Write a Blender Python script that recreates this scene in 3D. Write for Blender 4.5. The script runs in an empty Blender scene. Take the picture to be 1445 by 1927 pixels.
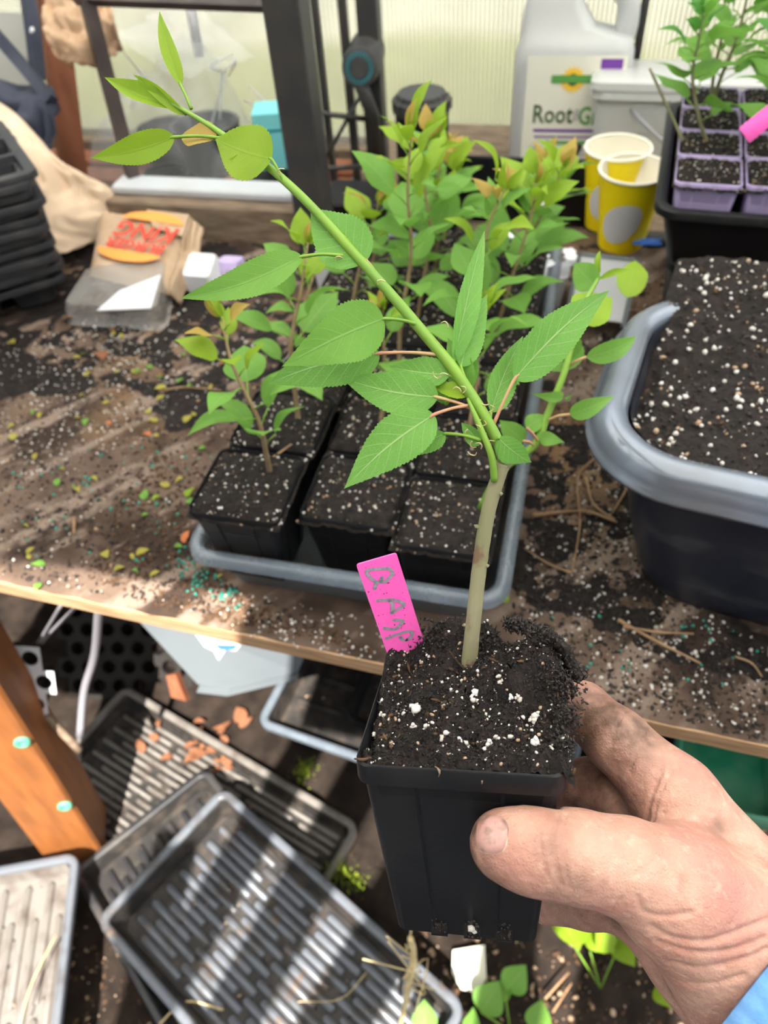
import bpy, math, random
import numpy as np
from mathutils import Vector, Matrix, noise
from mathutils.bvhtree import BVHTree
random.seed(7); rng = np.random.default_rng(7)
S = bpy.context.scene
COL = S.collection

# ---------------------------------------------------------------- camera
IW, IH, F = 1445.0, 1927.0, 1400.0
CX, CY = IW/2, IH/2
_n = np.array([117.5, -1276.5, -1400.]); _n /= np.linalg.norm(_n); _Z = -_n
_vx = -6000 - CX; _vy = -(_vx*_Z[0] - F*_Z[2])/_Z[1]
_X = -np.array([_vx, _vy, -F]); _X /= np.linalg.norm(_X)
_Y = np.cross(_Z, _X)
R = np.array([_X, _Y, _Z])                      # camera axes -> world axes
CAM = np.array([0., 0., 1.2])
def ray(px, py): return R @ (np.array([px-CX, -(py-CY), -F])/F)
def on(px, py, z):
    d = ray(px, py); return CAM + d*((z-CAM[2])/d[2])
def at(px, py, d): return CAM + ray(px, py)*d
def proj(P):
    v = (np.atleast_2d(P)-CAM) @ R
    return np.stack([CX+F*v[:, 0]/-v[:, 2], CY-F*v[:, 1]/-v[:, 2], -v[:, 2]], 1)

cd = bpy.data.cameras.new('camera'); cam = bpy.data.objects.new('camera', cd); COL.objects.link(cam)
M4 = Matrix([list(R[i])+[CAM[i]] for i in range(3)]+[[0, 0, 0, 1]])
cam.matrix_world = M4
cd.sensor_fit = 'VERTICAL'; cd.sensor_height = 36.0; cd.lens = 36.0*F/IH
cd.clip_start = 0.02; cd.clip_end = 60
cd.dof.use_dof = True; cd.dof.focus_distance = 0.295; cd.dof.aperture_fstop = 11.0
S.camera = cam
S.view_settings.view_transform = 'Standard'; S.view_settings.look = 'None'
S.view_settings.exposure = 1.0; S.view_settings.gamma = 1; S.view_settings.use_curve_mapping = False

# ---------------------------------------------------------------- light
w = bpy.data.worlds.new('sky'); S.world = w; w.use_nodes = True
bg = w.node_tree.nodes['Background']; bg.inputs[0].default_value = (0.93, 0.97, 1.0, 1); bg.inputs[1].default_value = 1.0
_wt = w.node_tree; _tc = _wt.nodes.new('ShaderNodeTexCoord'); _vm = _wt.nodes.new('ShaderNodeVectorMath'); _vm.operation = 'DOT_PRODUCT'
_vm.inputs[1].default_value = (0.0, 0.42, 0.907); _wt.links.new(_tc.outputs['Generated'], _vm.inputs[0])
_mr = _wt.nodes.new('ShaderNodeMapRange'); _mr.inputs[1].default_value = -.35; _mr.inputs[2].default_value = 1.0; _mr.inputs[3].default_value = 0.16; _mr.inputs[4].default_value = 1.75
_wt.links.new(_vm.outputs['Value'], _mr.inputs[0]); _wt.links.new(_mr.outputs[0], bg.inputs[1])
SUN = Vector((0.176, -0.588, 1.0)).normalized()
sd = bpy.data.lights.new('sun', 'SUN'); sd.energy = 9.0; sd.angle = math.radians(0.35); sd.color = (1.0, 0.95, 0.86)
so = bpy.data.objects.new('sun', sd); COL.objects.link(so)
so.rotation_euler = SUN.to_track_quat('Z', 'Y').to_euler()

# ---------------------------------------------------------------- materials
def mat(name, col, rough=0.6, spec=0.5, var=None, scale=30, bump=0, bscale=200, trans=0, metal=0, sss=0,
        transl=0, alpha=1, ior=1.45, detail=6, lo=0.35, hi=0.65, stretch=None, var2=None, scale2=8, lo2=.5, hi2=.7, coat=0):
    m = bpy.data.materials.new(name); m.use_nodes = True
    nt = m.node_tree; N = nt.nodes; L = nt.links
    b = N['Principled BSDF']; b.inputs['Roughness'].default_value = rough
    b.inputs['Specular IOR Level'].default_value = spec; b.inputs['Metallic'].default_value = metal
    b.inputs['IOR'].default_value = ior; b.inputs['Transmission Weight'].default_value = trans
    b.inputs['Alpha'].default_value = alpha; b.inputs['Coat Weight'].default_value = coat
    c4 = (*col, 1); b.inputs['Base Color'].default_value = c4
    tc = N.new('ShaderNodeTexCoord'); src = tc.outputs['Object']
    if stretch:
        mp = N.new('ShaderNodeMapping'); mp.inputs['Scale'].default_value = stretch
        L.new(src, mp.inputs[0]); src = mp.outputs[0]
    out = None
    def layer(prev, c2, sc, l, h):
        n = N.new('ShaderNodeTexNoise'); n.inputs['Scale'].default_value = sc; n.inputs['Detail'].default_value = detail
        L.new(src, n.inputs['Vector'])
        r = N.new('ShaderNodeMapRange'); r.inputs[1].default_value = l; r.inputs[2].default_value = h
        L.new(n.outputs[0], r.inputs[0])
        mx = N.new('ShaderNodeMix'); mx.data_type = 'RGBA'
        L.new(r.outputs[0], mx.inputs[0])
        if prev is None: mx.inputs[6].default_value = c4
        else: L.new(prev, mx.inputs[6])
        mx.inputs[7].default_value = (*c2, 1)
        return mx.outputs[2]
    if var: out = layer(out, var, scale, lo, hi)
    if var2: out = layer(out, var2, scale2, lo2, hi2)
    if out is not None: L.new(out, b.inputs['Base Color'])
    if bump:
        n = N.new('ShaderNodeTexNoise'); n.inputs['Scale'].default_value = bscale; n.inputs['Detail'].default_value = 5
        L.new(src, n.inputs['Vector'])
        bp = N.new('ShaderNodeBump'); bp.inputs['Strength'].default_value = min(1, bump); bp.inputs['Distance'].default_value = 0.001
        L.new(n.outputs[0], bp.inputs['Height']); L.new(bp.outputs[0], b.inputs['Normal'])
    if sss:
        b.inputs['Subsurface Weight'].default_value = sss; b.inputs['Subsurface Radius'].default_value = (0.006, 0.0025, 0.0015)
        b.inputs['Subsurface Scale'].default_value = 1.0
    if transl:
        t = N.new('ShaderNodeBsdfTranslucent'); mx = N.new('ShaderNodeMixShader'); mx.inputs[0].default_value = transl
        if out is not None: L.new(out, t.inputs[0])
        else: t.inputs[0].default_value = c4
        L.new(b.outputs[0], mx.inputs[1]); L.new(t.outputs[0], mx.inputs[2]); L.new(mx.outputs[0], N['Material Output'].inputs[0])
    return m

def leafmat(name, col, vein, col2, veinamt=0.5):
    m = bpy.data.materials.new(name); m.use_nodes = True
    nt = m.node_tree; N = nt.nodes; L = nt.links; b = N['Principled BSDF']
    b.inputs['Roughness'].default_value = 0.5; b.inputs['Specular IOR Level'].default_value = 0.35
    def mth(op, a, c=None, d=None):
        n = N.new('ShaderNodeMath'); n.operation = op
        for i, x in enumerate((a, c, d)):
            if x is None: continue
            if isinstance(x, (int, float)): n.inputs[i].default_value = x
            else: L.new(x, n.inputs[i])
        return n.outputs[0]
    uv = N.new('ShaderNodeTexCoord').outputs['UV']
    sp = N.new('ShaderNodeSeparateXYZ'); L.new(uv, sp.inputs[0])
    u = mth('ABSOLUTE', mth('SUBTRACT', sp.outputs[0], 0.5)); v = sp.outputs[1]      # u 0..0.5
    mid = mth('SUBTRACT', 1, mth('MULTIPLY', u, 34)); mid = mth('MAXIMUM', mid, 0)
    t = mth('SUBTRACT', v, mth('MULTIPLY', mth('POWER', u, 0.85), 0.42))
    fr = mth('FRACT', mth('MULTIPLY', t, 8.0))
    d = mth('ABSOLUTE', mth('SUBTRACT', fr, 0.5))
    side = mth('MAXIMUM', mth('SUBTRACT', 1, mth('MULTIPLY', d, 15)), 0)
    side = mth('MULTIPLY', side, mth('SUBTRACT', 0.75, u))
    vor = N.new('ShaderNodeTexVoronoi'); vor.feature = 'DISTANCE_TO_EDGE'; vor.inputs['Scale'].default_value = 26
    L.new(uv, vor.inputs['Vector'])
    ret = mth('MULTIPLY', mth('MAXIMUM', mth('SUBTRACT', 1, mth('MULTIPLY', vor.outputs[0], 14)), 0), 0.28)
    vv = mth('MULTIPLY', mth('MAXIMUM', mth('MAXIMUM', mid, side), ret), veinamt)
    n = N.new('ShaderNodeTexNoise'); n.inputs['Scale'].default_value = 40; n.inputs['Detail'].default_value = 5
    L.new(N.new('ShaderNodeTexCoord').outputs['Object'], n.inputs['Vector'])
    mx = N.new('ShaderNodeMix'); mx.data_type = 'RGBA'; L.new(n.outputs[0], mx.inputs[0])
    mx.inputs[6].default_value = (*col, 1); mx.inputs[7].default_value = (*col2, 1)
    m2 = N.new('ShaderNodeMix'); m2.data_type = 'RGBA'; L.new(vv, m2.inputs[0]); L.new(mx.outputs[2], m2.inputs[6]); m2.inputs[7].default_value = (*vein, 1)
    L.new(m2.outputs[2], b.inputs['Base Color'])
    bp = N.new('ShaderNodeBump'); bp.inputs['Strength'].default_value = 0.5; bp.inputs['Distance'].default_value = 0.0006; bp.invert = True
    L.new(vv, bp.inputs['Height']); L.new(bp.outputs[0], b.inputs['Normal'])
    tr = N.new('ShaderNodeBsdfTranslucent'); L.new(m2.outputs[2], tr.inputs[0])
    ms = N.new('ShaderNodeMixShader'); ms.inputs[0].default_value = 0.42
    L.new(b.outputs[0], ms.inputs[1]); L.new(tr.outputs[0], ms.inputs[2]); L.new(ms.outputs[0], N['Material Output'].inputs[0])
    return m

M = {}
M['black_plastic'] = mat('black_plastic', (.008, .008, .0095), .42, .28, var=(.018, .017, .017), scale=25, lo=.5, hi=.8, bump=.15, bscale=300)
M['dusty_plastic'] = mat('dusty_plastic', (.022, .022, .025), .45, .5, var=(.09, .08, .07), scale=14, lo=.5, hi=.8, bump=.15, bscale=200)
M['tray_grey'] = mat('tray_grey', (.11, .12, .14), .34, .5, var=(.05, .042, .038), scale=22, lo=.5, hi=.72, var2=(.14, .09, .06), scale2=45, lo2=.6, hi2=.75)
M['tray_pale'] = mat('tray_pale', (.17, .155, .14), .42, .4, var=(.09, .07, .06), scale=25, lo=.48, hi=.7, bump=.2)
M['tray_floor'] = mat('tray_floor', (.022, .02, .019), .6, .4, var=(.07, .055, .045), scale=40, lo=.45, hi=.75)
M['clear_blue'] = mat('clear_blue', (.22, .26, .30), .22, .7, alpha=.62, var=(.15, .18, .22), scale=30)
M['clear_wall'] = mat('clear_wall', (.16, .18, .19), .3, .5, alpha=.55, var=(.26, .24, .21), scale=25, lo=.5, hi=.8)
M['tub'] = mat('tub', (.016, .019, .030), .33, .5, var=(.06, .06, .065), scale=18, lo=.52, hi=.75, stretch=(1, 1, 2))
M['tub_rim'] = mat('tub_rim', (.17, .20, .26), .22, .7, var=(.12, .13, .15), scale=9, lo=.4, hi=.6, metal=.25, coat=.5)
M['soil'] = mat('soil', (.006, .0045, .004), .8, .3, var=(.018, .012, .010), scale=160, bump=.8, bscale=500)
M['soil_dust'] = mat('soil_dust', (.125, .085, .064), .95, .15, var=(.040, .026, .020), scale=9, lo=.44, hi=.60, bump=.8, bscale=260, var2=(.20, .12, .065), scale2=5, lo2=.52, hi2=.68, stretch=(1, 1, 1))
M['crumb'] = mat('crumb', (.008, .006, .005), .6, .5, var=(.026, .017, .013), scale=90)
M['crumb_brown'] = mat('crumb_brown', (.11, .06, .032), .9, .2, var=(.05, .03, .02), scale=90)
M['perlite'] = mat('perlite', (.66, .63, .60), .8, .3, var=(.46, .41, .36), scale=120)
M['perlite_tan'] = mat('perlite_tan', (.42, .32, .23), .8, .3, var=(.36, .22, .13), scale=120)
M['teal_bead'] = mat('teal_bead', (.01, .30, .22), .35, .5, var=(.02, .2, .16), scale=200)
M['wood_edge'] = mat('wood_edge', (.52, .33, .19), .7, .3, var=(.30, .17, .09), scale=22, stretch=(1, 12, 18), bump=.4, bscale=60)
M['wood_grey'] = mat('wood_grey', (.14, .10, .07), .8, .3, var=(.26, .19, .13), scale=12, stretch=(2, 10, 10), bump=.4, bscale=60)
M['wood_orange'] = mat('wood_orange', (.30, .105, .028), .55, .4, var=(.20, .07, .02), scale=9, stretch=(6, 6, 1), bump=.2, bscale=60)
M['wood_red'] = mat('wood_red', (.30, .11, .055), .7, .3, var=(.20, .07, .035), scale=9, stretch=(6, 6, 1))
M['metal_dark'] = mat('metal_dark', (.030, .031, .034), .45, .5, var=(.05, .045, .04), scale=20)
M['metal_brown'] = mat('metal_brown', (.045, .032, .030), .5, .5, var=(.08, .06, .055), scale=20)
M['metal_grey'] = mat('metal_grey', (.30, .29, .32), .4, .5, metal=.3)
M['white_sill'] = mat('white_sill', (.50, .52, .55), .5, .4, var=(.45, .44, .42), scale=12, lo=.5, hi=.8)
M['kraft'] = mat('kraft', (.55, .37, .24), .85, .2, var=(.46, .30, .19), scale=20, bump=.3, bscale=60)
M['kraft_bag'] = mat('kraft_bag', (.50, .36, .25), .85, .2, var=(.40, .28, .18), scale=24, bump=.3, bscale=60)
M['kraft_pale'] = mat('kraft_pale', (.78, .60, .44), .8, .2, var=(.66, .49, .35), scale=12, bump=.3, bscale=50)
M['red_print'] = mat('red_print', (.72, .07, .045), .8, .2); M['orange_print'] = mat('orange_print', (.85, .32, .08), .8, .2)
M['shade_web'] = mat('shade_web', (.010, .009, .008), .6, .3, var=(.022, .018, .015), scale=12); M['white'] = mat('white', (.62, .62, .65), .5, .4); M['cream'] = mat('cream', (.85, .80, .68), .5, .4)
M['jug'] = mat('jug', (.68, .68, .67), .35, .5, var=(.60, .61, .61), scale=6, transl=.35)
M['label'] = mat('label', (.70, .68, .58), .5, .3); M['purple'] = mat('purple', (.16, .05, .30), .5, .3)
M['print_green'] = mat('print_green', (.10, .30, .07), .5, .3); M['print_dark'] = mat('print_dark', (.06, .10, .05), .5, .3)
M['sunflower'] = mat('sunflower', (.85, .52, .04), .6, .3); M['print_grey'] = mat('print_grey', (.35, .33, .36), .5, .3)
M['yellow_cup'] = mat('yellow_cup', (.90, .72, .003), .4, .4, var=(.80, .58, .005), scale=10)
M['lavender'] = mat('lavender', (.50, .40, .66), .45, .4, var=(.22, .17, .22), scale=28, lo=.52, hi=.68)
M['teal_box'] = mat('teal_box', (.22, .66, .68), .6, .3, var=(.18, .56, .60), scale=8)
M['tealdark'] = mat('tealdark', (.02, .22, .26), .4, .4)
M['green_pot'] = mat('green_pot', (.03, .30, .18), .4, .4, var=(.16, .42, .28), scale=18)
M['clearfilm'] = mat('clearfilm', (.6, .62, .63), .10, .8, alpha=.20)
M['clearbox'] = mat('clearbox', (.60, .60, .59), .25, .5, alpha=.72, var=(.62, .62, .60), scale=8)
M['clamshell'] = mat('clamshell', (.42, .40, .38), .15, .8, alpha=.45, var=(.32, .27, .24), scale=18, lo=.45, hi=.7)
M['bucket'] = mat('bucket', (.15, .17, .185), .4, .4, var=(.12, .135, .15), scale=5)
M['pink'] = mat('pink', (.98, .13, .52), .4, .4); 
_b = M['pink'].node_tree.nodes['Principled BSDF']
M['ink'] = mat('ink', (.42, .40, .47), .35, .6, metal=.5, var=(.62, .6, .68), scale=900)
M['bark'] = mat('bark', (.27, .24, .15), .75, .3, var=(.20, .20, .10), scale=60, bump=.6, bscale=160, stretch=(1, 1, .35), var2=(.18, .11, .07), scale2=120, lo2=.62, hi2=.7)
M['bark_thin'] = mat('bark_thin', (.24, .15, .08), .75, .3, var=(.32, .24, .13), scale=60)
M['stem_green'] = mat('stem_green', (.19, .33, .035), .45, .4, var=(.14, .27, .035), scale=40)
M['stem_red'] = mat('stem_red', (.42, .30, .13), .5, .4, var=(.46, .20, .13), scale=60)
M['twig'] = mat('twig', (.36, .23, .13), .8, .2, var=(.24, .14, .08), scale=60)
M['straw'] = mat('straw', (.68, .55, .30), .7, .2, var=(.5, .38, .2), scale=60)
M['leaf'] = leafmat('leaf', (.135, .36, .055), (.50, .68, .30), (.20, .46, .075), .8)
M['leaf_dark'] = leafmat('leaf_dark', (.07, .25, .04), (.22, .42, .12), (.12, .33, .06), .3)
M['leaf_young'] = leafmat('leaf_young', (.22, .38, .02), (.34, .48, .09), (.30, .44, .025), .3)
M['leaf_mid'] = leafmat('leaf_mid', (.14, .34, .05), (.34, .52, .18), (.21, .43, .065), .5)
M['leaf_bronze'] = leafmat('leaf_bronze', (.42, .36, .07), (.5, .45, .15), (.50, .27, .07), .3)
M['leaf_fallen'] = leafmat('leaf_fallen', (.40, .42, .06), (.5, .5, .15), (.48, .34, .08), .3)
M['leaf_dry'] = mat('leaf_dry', (.24, .10, .05), .8, .2, var=(.15, .065, .035), scale=40)
M['leaf_red'] = mat('leaf_red', (.45, .07, .05), .7, .2, var=(.4, .2, .06), scale=60)
M['moss'] = mat('moss', (.12, .19, .02), .9, .1, var=(.30, .36, .03), scale=60)
M['sleeve'] = mat('sleeve', (.13, .31, .62), .9, .2, var=(.17, .36, .68), scale=90, bump=.3, bscale=700)
M['petal_w'] = mat('petal_w', (.85, .85, .9), .6, .2); M['petal_p'] = mat('petal_p', (.33, .10, .52), .6, .2)
M['gravel'] = mat('gravel', (.034, .025, .020), .95, .1, var=(.016, .012, .010), scale=30, bump=.8, bscale=120)
M['navy'] = mat('navy', (.035, .04, .065), .7, .3, var=(.06, .065, .09), scale=10, bump=.2, bscale=30)
M['mesh_net'] = mat('mesh_net', (.40, .40, .39), .7, .2, alpha=.65)
M['paper_white'] = mat('paper_white', (.8, .76, .64), .8, .2)
M['blue_print'] = mat('blue_print', (.05, .16, .55), .5, .3)

# polycarbonate sheet: fluted, milky, see-through
def polycarb(name, fac_clear, per=840, alb=(.50, .50, .46), tlm=.6):
    m = bpy.data.materials.new(name); m.use_nodes = True; N = m.node_tree.nodes; L = m.node_tree.links
    N.remove(N['Principled BSDF'])
    tc = N.new('ShaderNodeTexCoord'); wv = N.new('ShaderNodeTexWave'); wv.wave_type = 'BANDS'; wv.bands_direction = 'X'
    wv.inputs['Scale'].default_value = per/20*1.0; wv.inputs['Distortion'].default_value = 0
    L.new(tc.outputs['Object'], wv.inputs['Vector'])
    ns = N.new('ShaderNodeTexNoise'); ns.inputs['Scale'].default_value = 9; L.new(tc.outputs['Object'], ns.inputs['Vector'])
    tr = N.new('ShaderNodeBsdfTransparent'); tr.inputs[0].default_value = (.80, .81, .78, 1)
    df = N.new('ShaderNodeBsdfDiffuse'); df.inputs[0].default_value = (*alb, 1)
    tl = N.new('ShaderNodeBsdfTranslucent'); tl.inputs[0].default_value = (*alb, 1)
    gl = N.new('ShaderNodeBsdfGlossy'); gl.inputs['Roughness'].default_value = .25
    m1 = N.new('ShaderNodeMixShader'); m1.inputs[0].default_value = tlm; L.new(df.outputs[0], m1.inputs[1]); L.new(tl.outputs[0], m1.inputs[2])
    m3 = N.new('ShaderNodeMixShader'); m3.inputs[0].default_value = .06; L.new(m1.outputs[0], m3.inputs[1]); L.new(gl.outputs[0], m3.inputs[2])
    mr = N.new('ShaderNodeMapRange'); mr.inputs[3].default_value = fac_clear-.05-.15*(fac_clear > .2); mr.inputs[4].default_value = fac_clear+.05+.15*(fac_clear > .2)
    L.new(wv.outputs[0], mr.inputs[0])
    ad = N.new('ShaderNodeMath'); ad.operation = 'MULTIPLY_ADD'; L.new(ns.outputs[0], ad.inputs[0]); ad.inputs[1].default_value = .25; ad.inputs[2].default_value = -.125
    a2 = N.new('ShaderNodeMath'); a2.operation = 'ADD'; L.new(mr.outputs[0], a2.inputs[0]); L.new(ad.outputs[0], a2.inputs[1])
    m2 = N.new('ShaderNodeMixShader'); L.new(a2.outputs[0], m2.inputs[0]); L.new(m3.outputs[0], m2.inputs[1]); L.new(tr.outputs[0], m2.inputs[2])
    L.new(m2.outputs[0], N['Material Output'].inputs[0])
    return m
M['polycarb'] = polycarb('polycarb', .60, alb=(.26, .26, .23))
M['shade_sheeting'] = polycarb('shade_sheeting', .04, alb=(.92, .92, .90), tlm=.85)

# ---------------------------------------------------------------- mesh helpers
ORG = {}
def V3(p): return np.array(p, float)
class MB:
    def __init__(s): s.v = []; s.f = []; s.mi = []; s.n = 0; s.uv = {}
    def add(s, verts, faces, mi=0):
        verts = np.asarray(verts, float).reshape(-1, 3)
        s.v.append(verts); k = s.n
        s.f += [tuple(i+k for i in f) for f in faces]; s.mi += [mi]*len(faces); s.n += len(verts)
        return k
    def build(s, name, mats, parent=None, smooth=True, sharp=None):
        me = bpy.data.meshes.new(name); V = np.concatenate(s.v)
        if parent is not None: V = V - ORG[parent.name]
        me.from_pydata(V.tolist(), [], s.f)
        if not isinstance(mats, (list, tuple)): mats = [mats]
        for m in mats: me.materials.append(M[m])
        me.polygons.foreach_set('material_index', s.mi)
        me.polygons.foreach_set('use_smooth', [bool(smooth)]*len(s.f))
        if sharp is not None and smooth: 
            try: me.set_sharp_from_angle(angle=math.radians(sharp))
            except Exception: pass
        me.update()
        o = bpy.data.objects.new(name, me); COL.objects.link(o)
        if parent is not None:
            o.parent = parent; ORG[o.name] = ORG[parent.name]
        else: ORG[o.name] = np.zeros(3)
        return o
def tag(o, label, cat, group=None):
    o['label'] = label; o['category'] = cat
    if group: o['group'] = group
    return o
def thing(name, loc, label=None, cat=None, group=None):
    o = bpy.data.objects.new(name, None); COL.objects.link(o); o.location = Vector(loc); o.empty_display_size = .02
    ORG[o.name] = V3(loc)
    if label: tag(o, label, cat, group)
    return o
def struct(o): o['kind'] = 'structure'; return o
def stuff(o): o['kind'] = 'stuff'; return o
def clone(src, parent):
    c = src.copy(); COL.objects.link(c); c.parent = parent; ORG[c.name] = ORG[parent.name] if parent is not None else np.zeros(3)
    for ch in list(src.children): clone(ch, c)
    return c

def box(mb, lo, hi, Mx=None, mi=0):
    x0, y0, z0 = lo; x1, y1, z1 = hi
    v = np.array([(x0, y0, z0), (x1, y0, z0), (x1, y1, z0), (x0, y1, z0), (x0, y0, z1), (x1, y0, z1), (x1, y1, z1), (x0, y1, z1)], float)
    if Mx is not None: v = xf(Mx, v)
    mb.add(v, [(0, 3, 2, 1), (4, 5, 6, 7), (0, 1, 5, 4), (1, 2, 6, 5), (2, 3, 7, 6), (3, 0, 4, 7)], mi)
def bbox_(mb, lo, hi, b=.002, Mx=None, mi=0):      # bevelled box
    lo = V3(lo); hi = V3(hi); c = (lo+hi)/2; h = (hi-lo)/2
    rr = []
    for z, ins in ((-h[2], b), (-h[2]+b, 0), (h[2]-b, 0), (h[2], b)):
        rr.append(rrect(h[0]-ins, h[1]-ins, b, z, 2))
    loft(mb, [r+c for r in rr], True, True, Mx, mi)
def xf(Mx, v): v = np.asarray(v, float); Mx = np.array(Mx); return v @ Mx[:3, :3].T + Mx[:3, 3]
def frame(o, x, z):                                # matrix from origin, x dir and approx z dir
    x = V3(x)/np.linalg.norm(x); z = V3(z); y = np.cross(z, x); y /= np.linalg.norm(y); z = np.cross(x, y)
    m = np.eye(4); m[:3, 0] = x; m[:3, 1] = y; m[:3, 2] = z; m[:3, 3] = o; return m
def rotz(a, o=(0, 0, 0)):
    m = np.eye(4); c, s = math.cos(a), math.sin(a); m[0, 0] = c; m[0, 1] = -s; m[1, 0] = s; m[1, 1] = c; m[:3, 3] = o; return m
def rrect(hx, hy, r, z, n=5):
    r = max(1e-5, min(r, hx*.999, hy*.999)); P = []
    for cx, cy, a0 in ((hx-r, hy-r, 0), (-hx+r, hy-r, 90), (-hx+r, -hy+r, 180), (hx-r, -hy+r, 270)):
        for i in range(n+1):
            a = math.radians(a0+90*i/n); P.append((cx+r*math.cos(a), cy+r*math.sin(a), z))
    return np.array(P)
def circ(r, z, n=32, rx=None): 
    a = np.arange(n)*2*math.pi/n; return np.stack([r*np.cos(a), (rx or r)*np.sin(a), np.full(n, z)], 1)
def loft(mb, rings, cap0=False, cap1=False, Mx=None, mi=0):
    n = len(rings[0]); P = np.concatenate(rings)
    if Mx is not None: P = xf(Mx, P)
    fs = []
    for k in range(len(rings)-1):
        for i in range(n):
            j = (i+1) % n; fs.append((k*n+i, k*n+j, (k+1)*n+j, (k+1)*n+i))
    if cap0: fs.append(tuple(range(n-1, -1, -1)))
    if cap1: fs.append(tuple((len(rings)-1)*n+i for i in range(n)))
    return mb.add(P, fs, mi)
def smoothline(P, per=6):
    P = [V3(p) for p in P]
    if len(P) < 3: return np.array([P[0]+(P[1]-P[0])*t for t in np.linspace(0, 1, per+1)])
    Q = [2*P[0]-P[1]]+P+[2*P[-1]-P[-2]]; out = []
    for i in range(1, len(Q)-2):
        a, b, c, d = Q[i-1], Q[i], Q[i+1], Q[i+2]
        for k in range(per):
            t = k/per
            out.append(.5*((2*b)+(-a+c)*t+(2*a-5*b+4*c-d)*t*t+(-a+3*b-3*c+d)*t**3))
    out.append(P[-1]); return np.array(out)
def tube(mb, P, r, n=8, mi=0, cap=True, wob=0):
    P = np.asarray(P, float); m = len(P)
    r = np.interp(np.linspace(0, 1, m), np.linspace(0, 1, len(r)), r) if hasattr(r, '__len__') else np.full(m, r)
    T = np.gradient(P, axis=0); T /= np.linalg.norm(T, axis=1)[:, None]+1e-12
    up = np.array([0, 0, 1.]) if abs(T[0][2]) < .9 else np.array([1., 0, 0])
    u = np.cross(T[0], up); u /= np.linalg.norm(u); rings = []
    for i in range(m):
        u = u-T[i]*(u@T[i]); u /= np.linalg.norm(u)+1e-12; v = np.cross(T[i], u)
        a = np.arange(n)*2*math.pi/n
        rr = r[i]*(1+(wob*(rng.random(n)-.5) if wob else 0))
        rings.append(P[i]+np.outer(np.cos(a)*rr, u)+np.outer(np.sin(a)*rr, v))
    loft(mb, rings, cap, cap, None, mi)
# icosahedron for crumbs
_p = (1+5**.5)/2
ICO_V = np.array([(-1, _p, 0), (1, _p, 0), (-1, -_p, 0), (1, -_p, 0), (0, -1, _p), (0, 1, _p), (0, -1, -_p), (0, 1, -_p), (_p, 0, -1), (_p, 0, 1), (-_p, 0, -1), (-_p, 0, 1)])/math.sqrt(1+_p*_p)
ICO_F = [(0, 11, 5), (0, 5, 1), (0, 1, 7), (0, 7, 10), (0, 10, 11), (1, 5, 9), (5, 11, 4), (11, 10, 2), (10, 7, 6), (7, 1, 8), (3, 9, 4), (3, 4, 2), (3, 2, 6), (3, 6, 8), (3, 8, 9), (4, 9, 5), (2, 4, 11), (6, 2, 10), (8, 6, 7), (9, 8, 1)]
OCT_V = np.array([(1, 0, 0), (-1, 0, 0), (0, 1, 0), (0, -1, 0), (0, 0, 1), (0, 0, -1)], float)
OCT_F = [(0, 2, 4), (2, 1, 4), (1, 3, 4), (3, 0, 4), (2, 0, 5), (1, 2, 5), (3, 1, 5), (0, 3, 5)]
def rrot():
    q = rng.normal(size=4); q /= np.linalg.norm(q); a, b, c, d = q
    return np.array([[1-2*(c*c+d*d), 2*(b*c-a*d), 2*(b*d+a*c)], [2*(b*c+a*d), 1-2*(b*b+d*d), 2*(c*d-a*b)], [2*(b*d-a*c), 2*(c*d+a*b), 1-2*(b*b+c*c)]])
def blob(mb, c, r, mi=0, st=(1, 1, 1), jit=.25, low=False):
    BV, BF = (OCT_V, OCT_F) if low else (ICO_V, ICO_F)
    v = BV*(1+jit*(rng.random((len(BV), 1))-.5)*2)*np.array(st)*r
    mb.add(v@rrot().T+c, BF, mi)

def heightgrid(mb, x0, x1, y0, y1, nx, ny, hf, Mx=None, mi=0, skirt=None):
    xs = np.linspace(x0, x1, nx); ys = np.linspace(y0, y1, ny)
    P = np.array([(x, y, hf(x, y)) for y in ys for x in xs])
    if skirt is not None:
        pass
    fs = [(j*nx+i, j*nx+i+1, (j+1)*nx+i+1, (j+1)*nx+i) for j in range(ny-1) for i in range(nx-1)]
    if Mx is not None: P = xf(Mx, P)
    mb.add(P, fs, mi)
def fbm(x, y, sc, z=0., oct=4): return noise.fractal(Vector((x*sc, y*sc, z)), .9, 2.0, oct)

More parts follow.
